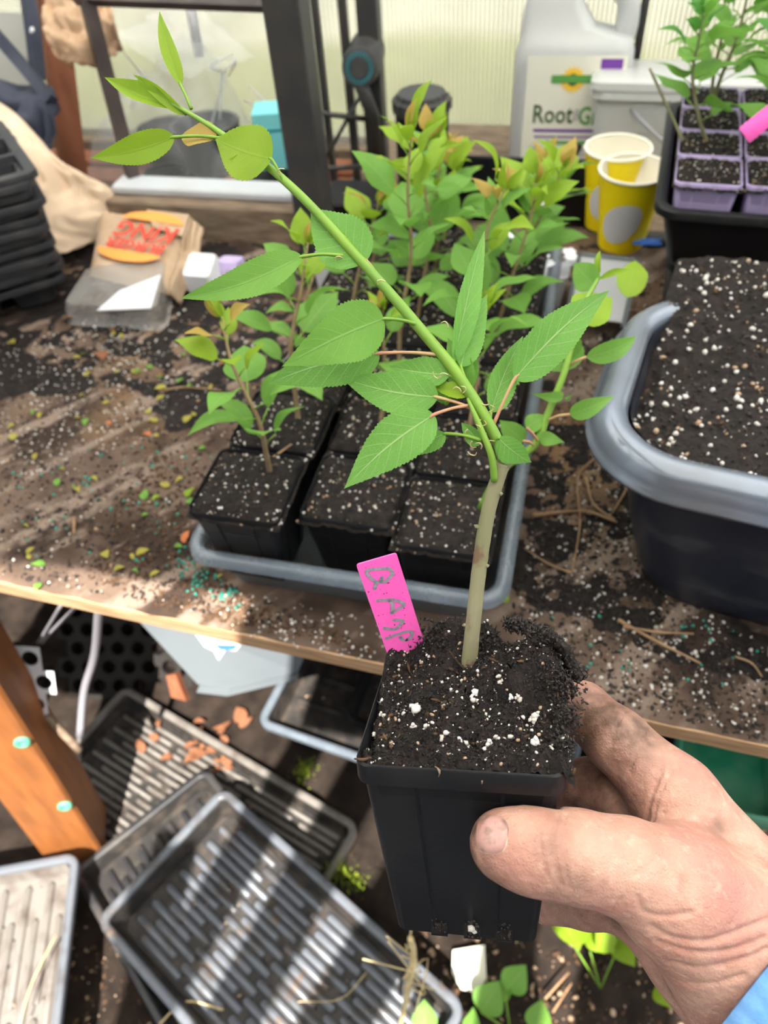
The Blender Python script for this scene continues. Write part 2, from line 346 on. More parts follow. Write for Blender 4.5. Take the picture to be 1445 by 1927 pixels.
# ---------------------------------------------------------------- leaves
def leaf_mesh(mb, base, tip, width, nrm, bend=.12, fold=.25, wave=.05, twist=0., nl=60, nw=5, teeth=20, shape=.38, side=0., tooth=.045, mi=0, store=None):
    base = V3(base); tip = V3(tip); ax = tip-base; Ln = np.linalg.norm(ax); ax /= Ln
    nrm = V3(nrm); nrm = nrm-ax*(nrm@ax); nrm /= np.linalg.norm(nrm); sd_ = np.cross(nrm, ax)
    P = []; UV = []; ph = rng.random()*6
    for i in range(nl+1):
        t = i/nl
        # ovate-acuminate profile
        a = shape; e = 1.0
        prof = (t/a)**.62*math.exp(.62*(1-t/a)) if t < a else max(0, (1-((t-a)/(1-a))**1.55))**1.12
        prof = min(1, max(prof, 0)); 
        if t > .82: prof = max(prof, (1-t)*.35)
        hw = width/2*prof
        tw = twist*t; n2 = nrm*math.cos(tw)+sd_*math.sin(tw); s2 = -nrm*math.sin(tw)+sd_*math.cos(tw)
        c = base+ax*Ln*t - nrm*bend*Ln*(4*t*(t-1)*-1)*(-1) + sd_*side*Ln*math.sin(math.pi*t)
        fr = (t*teeth) % 1.0; ser = 1+tooth*(fr*1.6-.5)*(1 if .06 < t < .97 else 0)*min(1, .02/max(hw, .004)*.5+.6)
        for j in range(-nw, nw+1):
            u = j/nw; k = hw*u*(ser if abs(j) == nw else 1)
            z = abs(u)*hw*fold + wave*hw*math.sin(9*t+ph+(2 if u > 0 else 0))*abs(u)**1.5
            P.append(c+s2*k+n2*z - ax*0); UV.append((.5+.5*u, t))
    W = 2*nw+1
    fs = [(i*W+j, i*W+j+1, (i+1)*W+j+1, (i+1)*W+j) for i in range(nl) for j in range(W-1)]
    k0 = mb.add(P, fs, mi); mb.uv[k0] = UV
def setuv(o, mb):
    me = o.data; ul = me.uv_layers.new(name='UVMap'); UV = np.zeros((mb.n, 2))
    for k, u in mb.uv.items(): UV[k:k+len(u)] = u
    li = np.zeros(len(me.loops), dtype=np.int32); me.loops.foreach_get('vertex_index', li)
    ul.data.foreach_set('uv', UV[li].ravel())
def camdir(p): d = CAM-V3(p); return d/np.linalg.norm(d)

# shared background leaf meshes: unit length along +X, normal +Z
LT = []
for k, (wd, bd, fo, tw) in enumerate([(.62, .10, .15, .2), (.50, .16, .25, -.3), (.72, .06, .12, .1), (.42, .20, .35, .4)]):
    mb = MB(); leaf_mesh(mb, (0, 0, 0), (1, 0, 0), wd, (0, 0, 1), bd, fo, .10, tw, nl=22, nw=2, teeth=11, tooth=.05)
    me = bpy.data.meshes.new('leaf'); me.from_pydata(np.concatenate(mb.v).tolist(), [], mb.f)
    me.polygons.foreach_set('use_smooth', [True]*len(mb.f)); me.materials.append(None)
    UV = np.zeros((mb.n, 2)); 
    for q, u in mb.uv.items(): UV[q:q+len(u)] = u
    ul = me.uv_layers.new(name='UVMap'); li = np.zeros(len(me.loops), dtype=np.int32); me.loops.foreach_get('vertex_index', li)
    ul.data.foreach_set('uv', UV[li].ravel()); LT.append(me)
LTM = {}
def leaf_obj(base, tip, nrm, parent, material='leaf_mid', kind=0, wid=1.0, name='leaf'):
    key = (kind, material)
    if key not in LTM:
        me = LT[kind].copy(); me.materials[0] = M[material]; LTM[key] = me
    o = bpy.data.objects.new(name, LTM[key]); COL.objects.link(o)
    base = V3(base); ax = V3(tip)-base; Ln = np.linalg.norm(ax)
    m = frame(base-(ORG[parent.name] if parent is not None else 0), ax, nrm)
    mm = np.eye(4); mm[:3, :3] = m[:3, :3] @ np.diag([Ln, Ln*wid, Ln]); mm[:3, 3] = m[:3, 3]
    if parent is not None: o.parent = parent; ORG[o.name] = ORG[parent.name]
    o.matrix_local = Matrix(mm.tolist())
    return o

def open_box(mb, hx, hy, bx, by, H, r, t, fl, lip, Mx, mi=0, mi_rim=0, rb=None, n=5, bulge=0):
    rb = r if rb is None else rb
    A = [rrect(bx-.002, by-.002, rb, -H, n), rrect(bx, by, rb, -H+.002, n)]
    if bulge:
        for q in (.1, .3, .6): A.append(rrect(bx+(hx-bx)*q+bulge*math.sin(math.pi*q)**.5*1.0, by+(hy-by)*q+bulge*math.sin(math.pi*q)**.5, rb+(r-rb)*q, -H+H*q, n))
    A.append(rrect(hx, hy, r, -lip*.9, n))
    loft(mb, A, True, False, Mx, mi)
    B = [rrect(hx, hy, r, -lip*.9, n), rrect(hx, hy, r, -t, n), rrect(hx+fl-t, hy+fl-t, r+fl, -t, n), rrect(hx+fl-t, hy+fl-t, r+fl, -lip, n), rrect(hx+fl, hy+fl, r+fl, -lip, n),
         rrect(hx+fl, hy+fl, r+fl, -t*.8, n), rrect(hx+fl-t*.6, hy+fl-t*.6, r+fl, 0, n), rrect(hx, hy, r, 0, n), rrect(hx-t, hy-t, r, -t*.6, n)]
    if mi_rim >= 0: loft(mb, B, False, False, Mx, mi_rim)
    C = [rrect(hx-t, hy-t, r, -t*.6, n), rrect(bx-t, by-t, rb, -H+t, n)]
    loft(mb, C, False, True, Mx, mi)
def closed_ring(mb, prof, hx, hy, r, Mx, mi=0, n=6):   # rim swept from an (offset, z) outline
    rings = [rrect(hx+a, hy+a, r+a, z, n) for a, z in prof]; rings.append(rings[0]); loft(mb, rings, False, False, Mx, mi)

# ================================================================ SETTING
FZ = -0.06
mb = MB(); heightgrid(mb, -1.7, 1.0, -.5, 1.45, 90, 70, lambda x, y: FZ+.012*fbm(x, y, 7)+.004*fbm(x, y, 30, 3))
struct(mb.build('floor', 'gravel'))
mb = MB(); mb.add([(-9, 1.5, FZ), (7, 1.5, FZ), (7, 14, FZ), (-9, 14, FZ)], [(0, 1, 2, 3)])
def ground_mat():
    m = mat('outside_ground', (.30, .32, .10), .95, .1, var=(.40, .38, .18), scale=1.4, lo=.4, hi=.6)
    nt = m.node_tree; N = nt.nodes; L = nt.links; b = N['Principled BSDF']; src = b.inputs['Base Color'].links[0].from_socket
    tc = N.new('ShaderNodeTexCoord'); sp = N.new('ShaderNodeSeparateXYZ'); L.new(tc.outputs['Object'], sp.inputs[0])
    ns = N.new('ShaderNodeTexNoise'); ns.inputs['Scale'].default_value = .7; L.new(tc.outputs['Object'], ns.inputs[0])
    ad = N.new('ShaderNodeMath'); ad.operation = 'MULTIPLY_ADD'; L.new(ns.outputs[0], ad.inputs[0]); ad.inputs[1].default_value = 1.6; L.new(sp.outputs[1], ad.inputs[2])
    cr = N.new('ShaderNodeValToRGB'); mr = N.new('ShaderNodeMapRange'); mr.inputs[1].default_value = 1.5; mr.inputs[2].default_value = 9; L.new(ad.outputs[0], mr.inputs[0]); L.new(mr.outputs[0], cr.inputs[0])
    e = cr.color_ramp.elements; e[0].position = 0; e[0].color = (.13, .12, .10, 1); e[1].position = .30; e[1].color = (.21, .21, .18, 1)
    for p, c in ((.36, (.25, .25, .15, 1)), (.47, (.30, .30, .18, 1)), (.52, (.44, .42, .34, 1)), (.9, (.5, .48, .42, 1))):
        q = e.new(p); q.color = c
    L.new(cr.outputs[0], b.inputs['Base Color']); return m
M['outside_ground'] = ground_mat(); o = mb.build('ground_outside', 'outside_ground'); struct(o); o.name = 'floor_outside'
# fluted polycarbonate wall
mb = MB(); box(mb, (-1.55, 1.42, .60), (.9, 1.426, 1.7)); struct(mb.build('wall_back', 'polycarb', smooth=False))
mb = MB(); box(mb, (-1.556, -.3, FZ), (-1.55, 1.42, 1.7)); struct(mb.build('wall_left', 'polycarb', smooth=False))
mb = MB(); bbox_(mb, (-1.55, 1.40, FZ), (.9, 1.46, .625), .004); struct(mb.build('baseboard_back', 'wood_grey', smooth=False))
# unseen overhead sheets and bars, added and shaped to shade and stripe the sun
mb = MB(); box(mb, (.02, -.70, 2.1), (1.3, 1.5, 2.11)); box(mb, (-1.6, -.50, 2.1), (.02, 1.5, 2.11)); struct(mb.build('shade_ceiling', 'shade_sheeting', smooth=False))
mb = MB(); box(mb, (-2.4, -3.4, 2.1), (2.4, -1.32, 2.12)); struct(mb.build('rear_sky_block', 'wood_grey', smooth=False))  # unseen opaque panel added behind the camera to block sky fill
mb = MB(); box(mb, (-.62, -.74, 2.1), (-.42, 1.5, 2.13)); struct(mb.build('trim_1', 'metal_dark', smooth=False))
SH = SUN/SUN.z
def sunward_pt(px, py, z): p = on(px, py, z); return p+np.array(SH)*(2.1-z)
def shadow_bar(i, pts, wd):  # added overhead bar, set so its shadow lands on the given floor stripe
    a, b = [sunward_pt(*p) for p in pts]; d = b-a; d /= np.linalg.norm(d); s = np.array([-d[1], d[0], 0])*wd/2; up = np.array([0, 0, .02])
    a = a-d*.12; b = b+d*.25; mb = MB()
    mb.add([a-s, b-s, b+s, a+s, a-s+up, b-s+up, b+s+up, a+s+up], [(0, 3, 2, 1), (4, 5, 6, 7), (0, 1, 5, 4), (1, 2, 6, 5), (2, 3, 7, 6), (3, 0, 4, 7)])
    struct(mb.build('trim_%d' % i, 'metal_dark', smooth=False))
SHADOW_BARS = [(((500, 1530, .03), (380, 1740, .03)), .06), (((615, 1600, .03), (500, 1810, .03)), .075), (((775, 1700, .03), (680, 1860, .03)), .085), (((275, 1760, .03), (240, 1900, .03)), .08),
        (((990, 1640, 0), (960, 1900, 0)), .085), (((1230, 1640, 0), (1210, 1900, 0)), .13)]
for i, (p, wd) in enumerate(SHADOW_BARS): shadow_bar(i+2, p, wd)

# ---- back wall frame, sill
mb = MB(); bbox_(mb, (-.37, 1.0, .60), (1.0, 1.40, .676), .003); struct(mb.build('trim_11', 'wood_grey', smooth=False))
mb = MB(); bbox_(mb, (-1.2, .925, .55), (-.36, .965, .735), .003); struct(mb.build('trim_12', 'wood_grey', smooth=False))
mb = MB(); bbox_(mb, (-.665, .945, .735), (-.385, .985, .748), .003); struct(mb.build('trim_13', 'white_sill', smooth=False))
# thick dark post
def post(name, lo, hi, m, label, cat='post', b=.003, group=None):
    mb = MB(); bbox_(mb, lo, hi, b); return tag(mb.build(name, m, smooth=False), label, cat, group)
post('metal_post', (-.372, .905, .66), (-.328, .945, 1.25), 'metal_dark', 'thick dark grey metal post rising from the back of the bench')
post('metal_post', (-.336, 1.15, .66), (-.306, 1.18, 1.25), 'metal_dark', 'dark upright post directly behind the round vented fan head')
post('metal_post', (-.361, 1.15, .66), (-.350, 1.162, 1.25), 'metal_dark', 'slim dark upright bar close beside the post behind the fan', 'post', .001)
post('metal_post', (-.400, 1.15, .66), (-.390, 1.16, 1.25), 'metal_dark', 'thinnest dark rod, between the thick post and the slim bar', 'post', .001)
q = on(1190, 130, .0); 
mb = MB(); tube(mb, [(.052, 1.32, .64), (.052, 1.32, 1.2)], .007, 6)
tag(mb.build('metal_rod', 'metal_dark'), 'thin black upright rod against the fluted panel right of the jug', 'rod')
mb = MB()
tube(mb, [(-.40, 1.12, .79), (-.32, 1.14, .775)], .004, 6); tube(mb, [(-.41, 1.12, .70), (-.32, 1.15, .83)], .003, 6); tube(mb, [(-.41, 1.1, .715), (-.335, 1.13, .71)], .004, 6)
tag(mb.build('wire_rack', 'metal_dark'), 'black wire rack with a diagonal brace behind the thick post', 'rack')
# brown door frame: leaning side bar, bottom rail, top rail
fr = thing('door_frame', (-.52, 1.0, .75), 'brown metal door frame with slanting side bar opening left of the thick post', 'frame')
mb = MB(); a = at(148, -60, .94); b_ = at(268, 402, 1.13); tube(mb, [a, b_], .0125, 4); mb.build('side_bar', 'metal_brown', fr, smooth=False)
mb = MB(); tube(mb, [at(262, 372, 1.12), at(552, 410, 1.10)], .008, 4); mb.build('bottom_rail', 'metal_brown', fr, smooth=False)
mb = MB(); tube(mb, [at(140, -6, .96), at(520, 8, .93)], .010, 4); mb.build('top_rail', 'metal_brown', fr, smooth=False)

# ---- far slatted bench behind the frame
fb = thing('slatted_bench', (-.75, 1.2, .6), 'low bench of brown slats behind the brown door frame', 'bench')
for i in range(5):
    mb = MB(); bbox_(mb, (-1.3, 1.0+i*.078, .60), (-.39, 1.055+i*.078, .62), .003); mb.build('slat', 'wood_red', fb, smooth=False)
mb = MB(); bbox_(mb, (-1.28, 1.0, FZ), (-1.22, 1.36, .60), .003); bbox_(mb, (-.47, 1.0, FZ), (-.41, 1.36, .60), .003); mb.build('leg', 'wood_red', fb, smooth=False)

# ---- potting bench
bench = thing('potting_bench', (0, .65, .68), 'plywood potting bench with a pale cut front edge and soil covered top', 'bench')
def table_h(x, y):
    h = .0012*fbm(x, y, 60, 1)+.0025*fbm(x, y, 14, 2)
    if x > -.05: h += .003+.004*max(0, fbm(x, y, 20, 4))
    if y > .6: h += .003+.003*fbm(x, y, 25, 5)
    if y < .32: h *= max(0, (y-.285)/.035)
    return .6815+max(-.001, h)
E_L = on(-60, 1085, .68); E_R = on(1500, 1418, .68)
def edge_y(x): return E_L[1]+(E_R[1]-E_L[1])*(x-E_L[0])/(E_R[0]-E_L[0])
mb = MB(); y0 = edge_y(-1.25); y1 = edge_y(1.0)
P = [(-1.25, y0, .664), (1.0, y1, .664), (1.0, 1.0, .664), (-1.25, .93, .664)]; P += [(p[0], p[1], .68) for p in P]
mb.add(P, [(0, 3, 2, 1), (4, 5, 6, 7), (0, 1, 5, 4), (1, 2, 6, 5), (2, 3, 7, 6), (3, 0, 4, 7)]); mb.build('bench_top', 'wood_edge', bench, smooth=False)
mb = MB(); nx, ny = 330, 150; pts = []
for j in range(ny):
    for i in range(nx):
        x = -1.2+2.1*i/(nx-1); e = edge_y(x)+.002*noise.noise((x*40, 0, 0))+.001; y = e+(1.0-e)*(j/(ny-1))**1.15
        pts.append((x, y, table_h(x, y) if j else .6795))
mb.add(pts, [(j*nx+i, j*nx+i+1, (j+1)*nx+i+1, (j+1)*nx+i) for j in range(ny-1) for i in range(nx-1)])
def streaks(m):
    nt = m.node_tree; N = nt.nodes; L = nt.links; b = N['Principled BSDF']; src = b.inputs['Base Color'].links[0].from_socket
    tc = N.new('ShaderNodeTexCoord'); mp = N.new('ShaderNodeMapping'); mp.inputs['Rotation'].default_value = (0, 0, math.radians(52)); mp.inputs['Scale'].default_value = (.30, .05, 1)
    mp.vector_type = 'TEXTURE'; L.new(tc.outputs['Object'], mp.inputs[0])
    n = N.new('ShaderNodeTexNoise'); n.inputs['Scale'].default_value = 1.6; n.inputs['Detail'].default_value = 3; L.new(mp.outputs[0], n.inputs['Vector'])
    n2 = N.new('ShaderNodeTexNoise'); n2.inputs['Scale'].default_value = 70; n2.inputs['Detail'].default_value = 6; L.new(tc.outputs['Object'], n2.inputs['Vector'])
    ad = N.new('ShaderNodeMath'); ad.operation = 'MULTIPLY_ADD'; L.new(n2.outputs[0], ad.inputs[0]); ad.inputs[1].default_value = .28; L.new(n.outputs[0], ad.inputs[2])
    r_ = N.new('ShaderNodeMapRange'); r_.inputs[1].default_value = .66; r_.inputs[2].default_value = .76; L.new(ad.outputs[0], r_.inputs[0])
    mx = N.new('ShaderNodeMix'); mx.data_type = 'RGBA'; L.new(r_.outputs[0], mx.inputs[0]); L.new(src, mx.inputs[6]); mx.inputs[7].default_value = (.20, .148, .118, 1)
    L.new(mx.outputs[2], b.inputs['Base Color'])
streaks(M['soil_dust'])
soil_layer = mb.build('soil_layer', 'soil_dust', bench)
# wet black soil spilled on the right half and back
def spill(name, x0, x1, y0, y1, fn, parent, nx=160, ny=120, m='soil'):
    mb = MB(); heightgrid(mb, x0, x1, y0, y1, nx, ny, fn); return mb.build(name, m, parent)
def spill_fn(x, y):
    e = edge_y(x)
    m = min((x+.085+.02*fbm(x, y, 18, 7))/.04, (y-e-.035-.018*fbm(x, y, 12, 8)-max(0, (.12-x))*.20)/.025, 1)
    return .676+max(0, min(1, m))*(.0095+.0035*fbm(x, y, 45, 9)+.002*fbm(x, y, 120, 3)) if m > 0 else .676
stuff(spill('spilled_soil', -.16, .9, .30, 1.0, spill_fn, bench, 260, 170))
def spill_fn2(x, y):
    m = min(1, (y-.53-.06*fbm(x, y, 9, 11)-max(0, x+.45)*.25)/.05, (-.29-x+.05*fbm(x, y, 14, 3))/.04+.0)
    return .676+max(0, m)*(.009+.003*fbm(x, y, 45, 9)+.002*fbm(x, y, 120, 3)) if m > 0 else .676
stuff(spill('spilled_soil', -1.2, -.25, .5, .92, spill_fn2, bench, 220, 100))
# bench leg (leaning square post, lower left)
a = V3(on(-185, 1065, .62)); b_ = V3(on(150, 1575, -.03)); d = b_-a
leg = thing('timber_post', b_, 'orange stained square timber post under the left end of the bench', 'post')
mb = MB(); Mx = frame(a, d, (.55, -.8, .1)); Lg = np.linalg.norm(d)
Mx = Mx @ np.array([[1, 0, 0, 0], [0, math.cos(.12), -math.sin(.12), 0], [0, math.sin(.12), math.cos(.12), 0], [0, 0, 0, 1]])
bbox_(mb, (-.02, -.042, -.042), (Lg, .042, .042), .004, Mx); mb.build('timber', 'wood_orange', leg, smooth=False)
def ring_mark(px, py, r):
    p = at(px, py, 10); o = CAM; dr = p-o; dr /= np.linalg.norm(dr)
    n0 = Mx[:3, 2]; q0 = Mx[:3, 3]+n0*.0425
    best = None
    for n1 in (Mx[:3, 2], -Mx[:3, 2], Mx[:3, 1], -Mx[:3, 1]):
        if n1 @ dr >= 0: continue
        q1 = Mx[:3, 3]+n1*.0425; t = ((q1-o)@n1)/(dr@n1); h = o+dr*t
        loc = (h-Mx[:3, 3]) @ Mx[:3, :3]
        if abs(loc[1]) < .043 and abs(loc[2]) < .043 and (best is None or t < best[0]): best = (t, h, n1)
    if best is None: return
    t, h, n1 = best; fm = frame(h, np.cross(n1, (0, 0, 1.)), n1); mb = MB(); rr = []
    for k, (a1, z) in enumerate([(r, -.001), (r, .003), (r*.8, .004), (r*.45, .004), (r*.4, .001)]): rr.append(circ(a1, z, 16))
    loft(mb, rr, False, True, fm); return mb
for px, py in ((42, 1396), (122, 1516)):
    m_ = ring_mark(px, py, .010)
    if m_: m_.build('screw_cap', 'screw_cap' if 'screw_cap' in M else 'green_pot', leg)

# ================================================================ CONTAINERS ON THE BENCH
def scatter(mb, n, fn_pos, rmin, rmax, mi=0, st=(1, 1, .7), low=False, jit=.25, pw=2.2):
    for _ in range(n):
        p = fn_pos()
        if p is None: continue
        r = rmin+(rmax-rmin)*rng.random()**pw
        blob(mb, p, r, mi, st, jit, low)
U = lambda a, b: a+(b-a)*rng.random()

# ---- clear tray holding black pots
TR = thing('clear_tray', (-.145, .585, .682), 'long clear plastic tray holding black pots of seedlings in the middle of the bench', 'tray')
TM = rotz(.0, (-.145, .595, .742))
mb = MB(); open_box(mb, .121, .262, .108, .248, .058, .012, .0016, .008, .006, TM, 0, -1); mb.build('tray_body', 'clear_wall', TR, sharp=40)
mb = MB(); closed_ring(mb, [(-.001, -.004), (-.001, .001), (.002, .0035), (.007, .0035), (.010, .001), (.011, -.006), (.008, -.006), (.006, -.001), (.002, -.001), (.001, -.004)], .121, .262, .012, TM)
mb.build('rim', 'clear_blue', TR, sharp=50)

def make_pot(mb, w, b, H, Mx, rim=.006, r=.007, t=.0012):
    hw = w/2; hb = b/2; n = 4
    out = [rrect(hb-.002, hb-.002, r*.6, -H, n), rrect(hb, hb, r*.6, -H+.002, n), rrect(hw-.0022, hw-.0022, r*.8, -rim, n), rrect(hw-.0003, hw-.0003, r, -rim-.0002, n), rrect(hw, hw, r, -rim+.001, n), rrect(hw, hw, r, -.0008, n), rrect(hw-.0006, hw-.0006, r, 0, n), rrect(hw-t, hw-t, r, -.0006, n), rrect(hb-t, hb-t, r*.6, -H+t, n)]
    loft(mb, out, True, True, Mx)
    for sx, sy in ((1, 0), (-1, 0), (0, 1), (0, -1)):       # moulded rib down each side
        for off in (-.22, .22):
            v = []
            for z, q in ((-H+.004, hb), (-rim, hw-.0022)):
                c = off*q*2; 
                for e, o_ in ((-.0008, 0), (0, .0009), (.0008, 0)):
                    v.append((sx*(q+o_)+(0 if sx else c+e), sy*(q+o_)+(0 if sy else c+e), z))
            mb.add(xf(Mx, v), [(0, 1, 4, 3), (1, 2, 5, 4)])
def soil_fn(w, seed, lift=0, amp=.002):
    def f(x, y):
        e = max(abs(x), abs(y))/(w/2); 
        return lift*(1-e**3)-.003*e**6+amp*fbm(x, y, 70, seed)+amp*.7*fbm(x, y, 220, seed+5)
    return f
SOILM = []
for k in range(3):
    W_ = .0765; f_ = soil_fn(W_, 10+k*3, .0085, .0026); mb = MB(); heightgrid(mb, -W_/2, W_/2, -W_/2, W_/2, 44, 44, f_)
    def ps(): 
        x = U(-.0375, .0375); y = U(-.0375, .0375); return np.array([x, y, f_(x, y)+.0003])
    scatter(mb, 520, ps, .0004, .0016, 1, (1, .6, .5), True, .4)
    s_ = mb.build('soil', ['soil', 'crumb'], None); s_.data.name = 'soil'
    mb = MB(); scatter(mb, 110, ps, .0004, .0017, 0, (1, .8, .8)); scatter(mb, 50, ps, .0005, .0016, 1, (1, .8, .7))
    p_ = mb.build('perlite', ['perlite', 'perlite_tan'], None); p_['kind'] = 'stuff'
    SOILM.append((s_.data, p_.data)); bpy.data.objects.remove(s_); bpy.data.objects.remove(p_)
mb = MB(); make_pot(mb, .0735, .052, .088, np.eye(4)); _o = mb.build('pot', 'black_plastic', None, sharp=40); POTM = _o.data; bpy.data.objects.remove(_o)

def seedling_top(root, base, H, lean, nl, lsz, seed, mats=('leaf_mid', 'leaf_young', 'leaf_bronze'), stemmat='bark_thin', r0=.0022, spread=1.0, tipb=True, bare=.3, leafpos=None):
    """stem from base (world) and alternate leaves"""
    rs = np.random.default_rng(seed); base = V3(base); top = base+V3(lean)+np.array([0, 0, H])
    mid = base+(top-base)*.5+np.array([rs.normal()*.008, rs.normal()*.008, 0])
    L_ = smoothline([base-np.array([0, 0, .004]), base+(mid-base)*.4+rs.normal(size=3)*.002, mid, mid+(top-mid)*.6+rs.normal(size=3)*.003, top], 6)
    mb = MB(); tube(mb, L_, [r0, r0*.85, r0*.6, r0*.35], 6, 0); 
    k0 = int(len(mb.v)) 
    petioles = []
    for i in range(nl):
        q = bare+(1-bare)*(i+.4)/nl; idx = q*(len(L_)-1); a = L_[int(idx)]; b = L_[min(int(idx)+1, len(L_)-1)]; p = a+(b-a)*(idx-int(idx))
        ang = i*2.4+rs.random()*.7; el = .15+.75*q+rs.normal()*.12
        d = np.array([math.cos(ang)*math.cos(el), math.sin(ang)*math.cos(el), math.sin(el)])
        sz = lsz*(1.0-.45*q**2)*(.75+.5*rs.random()); pet = sz*.38*spread
        pb = p+d*pet; tip = pb+(d+np.array([0, 0, -.35*rs.random()]))*sz
        tube(mb, [p, p+d*pet*.5+np.array([0, 0, .001]), pb], .0006, 4, 1)
        m = mats[0] if q < .62 else (mats[1] if (rs.random() < .6) else mats[0])
        if q > .85: m = mats[1] if rs.random() < .5 else mats[2]
        nr = np.array([-d[0]*math.sin(el), -d[1]*math.sin(el), math.cos(el)+.2])+rs.normal(size=3)*.25
        petioles.append((pb, tip, nr, m, int(rs.integers(0, 4)), .75+.5*rs.random()))
    if tipb:
        for k in range(3):
            d = (top-L_[-4]); d /= np.linalg.norm(d); d = d+rs.normal(size=3)*.35; d[2] = abs(d[2]); d /= np.linalg.norm(d)
            petioles.append((top, top+d*lsz*.5*(.6+.5*rs.random()), rs.normal(size=3)+camdir(top), mats[2] if k == 1 else mats[1], 1, .7))
    st = mb.build('stem', [stemmat, 'stem_green'], root)
    for pb, tip, nr, m, kd, wd in petioles: leaf_obj(pb, tip, nr, root, m, kd, wd)
    return st
def potted(loc, label, group, rot=0, soil_k=0, potmesh=None, potmat=None, scale=1.0):
    t = thing('potted_seedling', loc, label, 'potted plant', group)
    zt = .088*scale
    for nm, me in (('pot', potmesh or POTM), ('soil', SOILM[soil_k % 3][0]), ('perlite', SOILM[soil_k % 3][1])):
        o = bpy.data.objects.new(nm, me); COL.objects.link(o); o.parent = t; ORG[o.name] = ORG[t.name]
        o.location = (0, 0, zt-(0 if nm == 'pot' else .0035)); o.rotation_euler = (0, 0, rot+(math.pi/2*soil_k if nm != 'pot' else 0)); o.scale = (scale,)*3
        if nm == 'perlite': o['kind'] = 'stuff'
    return t
COLX = [-.2195, -.1445, -.0695]; ROWS = 6
PTS = {}
rowname = ['front row', 'second row', 'third row', 'fourth row', 'fifth row', 'back row']; colname = ['left', 'middle', 'right']
for r in range(ROWS):
    for c in range(3):
        z0 = .686+ (.012 if c == 0 and r < 2 else 0)
        if c == 0 and r == 0: tl = (COLX[c]-.004, .365, z0+.008)
        else: tl = (COLX[c]+(.003 if c else -.002), .368+r*.0765+(.016 if c == 1 else .006 if c == 2 else 0), z0+.006+(.004 if c == 1 else 0))
        PTS[(r, c)] = (tl, z0)
spec = {  # (row,col): H, lean, nleaf, leaf size, seed
 (0, 0): (.125, (-.020, .022, 0), 15, .040, 3), (1, 0): (.145, (.020, .03, 0), 13, .044, 5), (2, 0): (.10, (0, .01, 0), 9, .038, 8),
 (1, 1): (.10, (.005, .02, 0), 8, .040, 11), (1, 2): (.11, (.01, .03, 0), 8, .042, 12),
 (2, 1): (.195, (.012, .03, 0), 17, .048, 21), (2, 2): (.165, (.01, .03, 0), 18, .048, 22),
 (3, 0): (.12, (.035, .02, 0), 11, .044, 31), (3, 1): (.165, (.01, .02, 0), 20, .050, 32), (3, 2): (.14, (.028, .02, 0), 20, .050, 33),
 (4, 0): (.10, (.05, .01, 0), 11, .046, 41), (4, 1): (.125, (.01, .02, 0), 19, .050, 42), (4, 2): (.12, (.045, .02, 0), 19, .050, 43),
 (5, 1): (.085, (.01, .01, 0), 15, .048, 52), (5, 2): (.09, (.03, .01, 0), 17, .050, 53)}
for (r, c), (tl, z0) in PTS.items():
    lab = {0: {0: 'black pot with a short bushy seedling at the clear tray front left corner', 1: 'black pot of bare speckled soil, front row middle of the clear tray', 2: 'black pot of bare speckled soil at the front right corner of the clear tray'}}.get(r, {}).get(c) or \
        'black pot with leafy seedling in the %s, %s column of the clear tray' % (rowname[r], colname[c])
    t = potted(tl, lab, 'black potted seedlings in the clear tray', 0, r*3+c)
    if (r, c) in spec:
        H, ln, nl, ls, sd2 = spec[(r, c)]
        seedling_top(t, V3(tl)+np.array([.014 if c == 0 else 0, .014 if (r, c) == (0, 0) else 0, .089]), H, ln, nl, ls, sd2)

# seedling at the right side of the tray leaning right, drawn by its leaves
PR = thing('seedling_shoot', at(948, 885, .44), 'slender green seedling shoot leaning right beside the clear tray rim', 'plant')
mb = MB(); Q = [at(905, 955, .50), at(945, 885, .47), at(1005, 838, .455), at(1030, 780, .45), at(1062, 700, .445), at(1080, 630, .445), at(1100, 570, .45), at(1128, 520, .46)]
tube(mb, smoothline(Q, 5), [.0030, .0026, .0022, .0018, .0012], 7); mb.build('stem', 'stem_green', PR)
for (b0, t0, m, kd, wd, d1, d2) in [((1072, 612), (1020, 690), 'leaf_mid', 2, 1.15, .445, .47), ((1062, 700), (1045, 625), 'leaf_mid', 2, 1.35, .46, .47), ((1103, 672), (1197, 632), 'leaf_mid', 3, .95, .44, .44), ((1072, 780), (1156, 745), 'leaf_mid', 3, 1.0, .44, .43),
        ((1060, 745), (1000, 740), 'leaf_mid', 3, .8, .445, .44), ((1062, 750), (1078, 740), 'leaf_mid', 1, .8, .445, .44), ((990, 806), (1030, 782), 'leaf_mid', 2, 1.2, .455, .45), ((985, 830), (940, 790), 'leaf_mid', 2, 1.05, .46, .46), ((1015, 822), (1062, 832), 'leaf_mid', 0, .85, .45, .44),
        ((1085, 600), (1152, 560), 'leaf_young', 2, 1.4, .45, .455), ((1120, 540), (1080, 495), 'leaf_mid', 2, 1.1, .46, .47), ((1128, 515), (1130, 470), 'leaf_young', 1, .6, .46, .46), ((1130, 525), (1200, 508), 'leaf_young', 3, .5, .46, .45), ((1180, 560), (1195, 490), 'leaf_young', 0, .9, .60, .62)]:
    p = at(*b0, d1); q = at(*t0, d2); leaf_obj(p, q, camdir(p)+rng.normal(size=3)*.25, PR, m, kd, wd)
for a_, b2 in [((1067, 692), (1103, 672)), ((1032, 790), (1072, 780)), ((1012, 830), (992, 806)), ((1005, 838), (985, 830))]: mb = MB(); tube(mb, [at(*a_, .447), at((a_[0]+b2[0])/2, (a_[1]+b2[1])/2-3, .445), at(*b2, .44)], .0009, 5); mb.build('petiole', 'stem_red', PR)

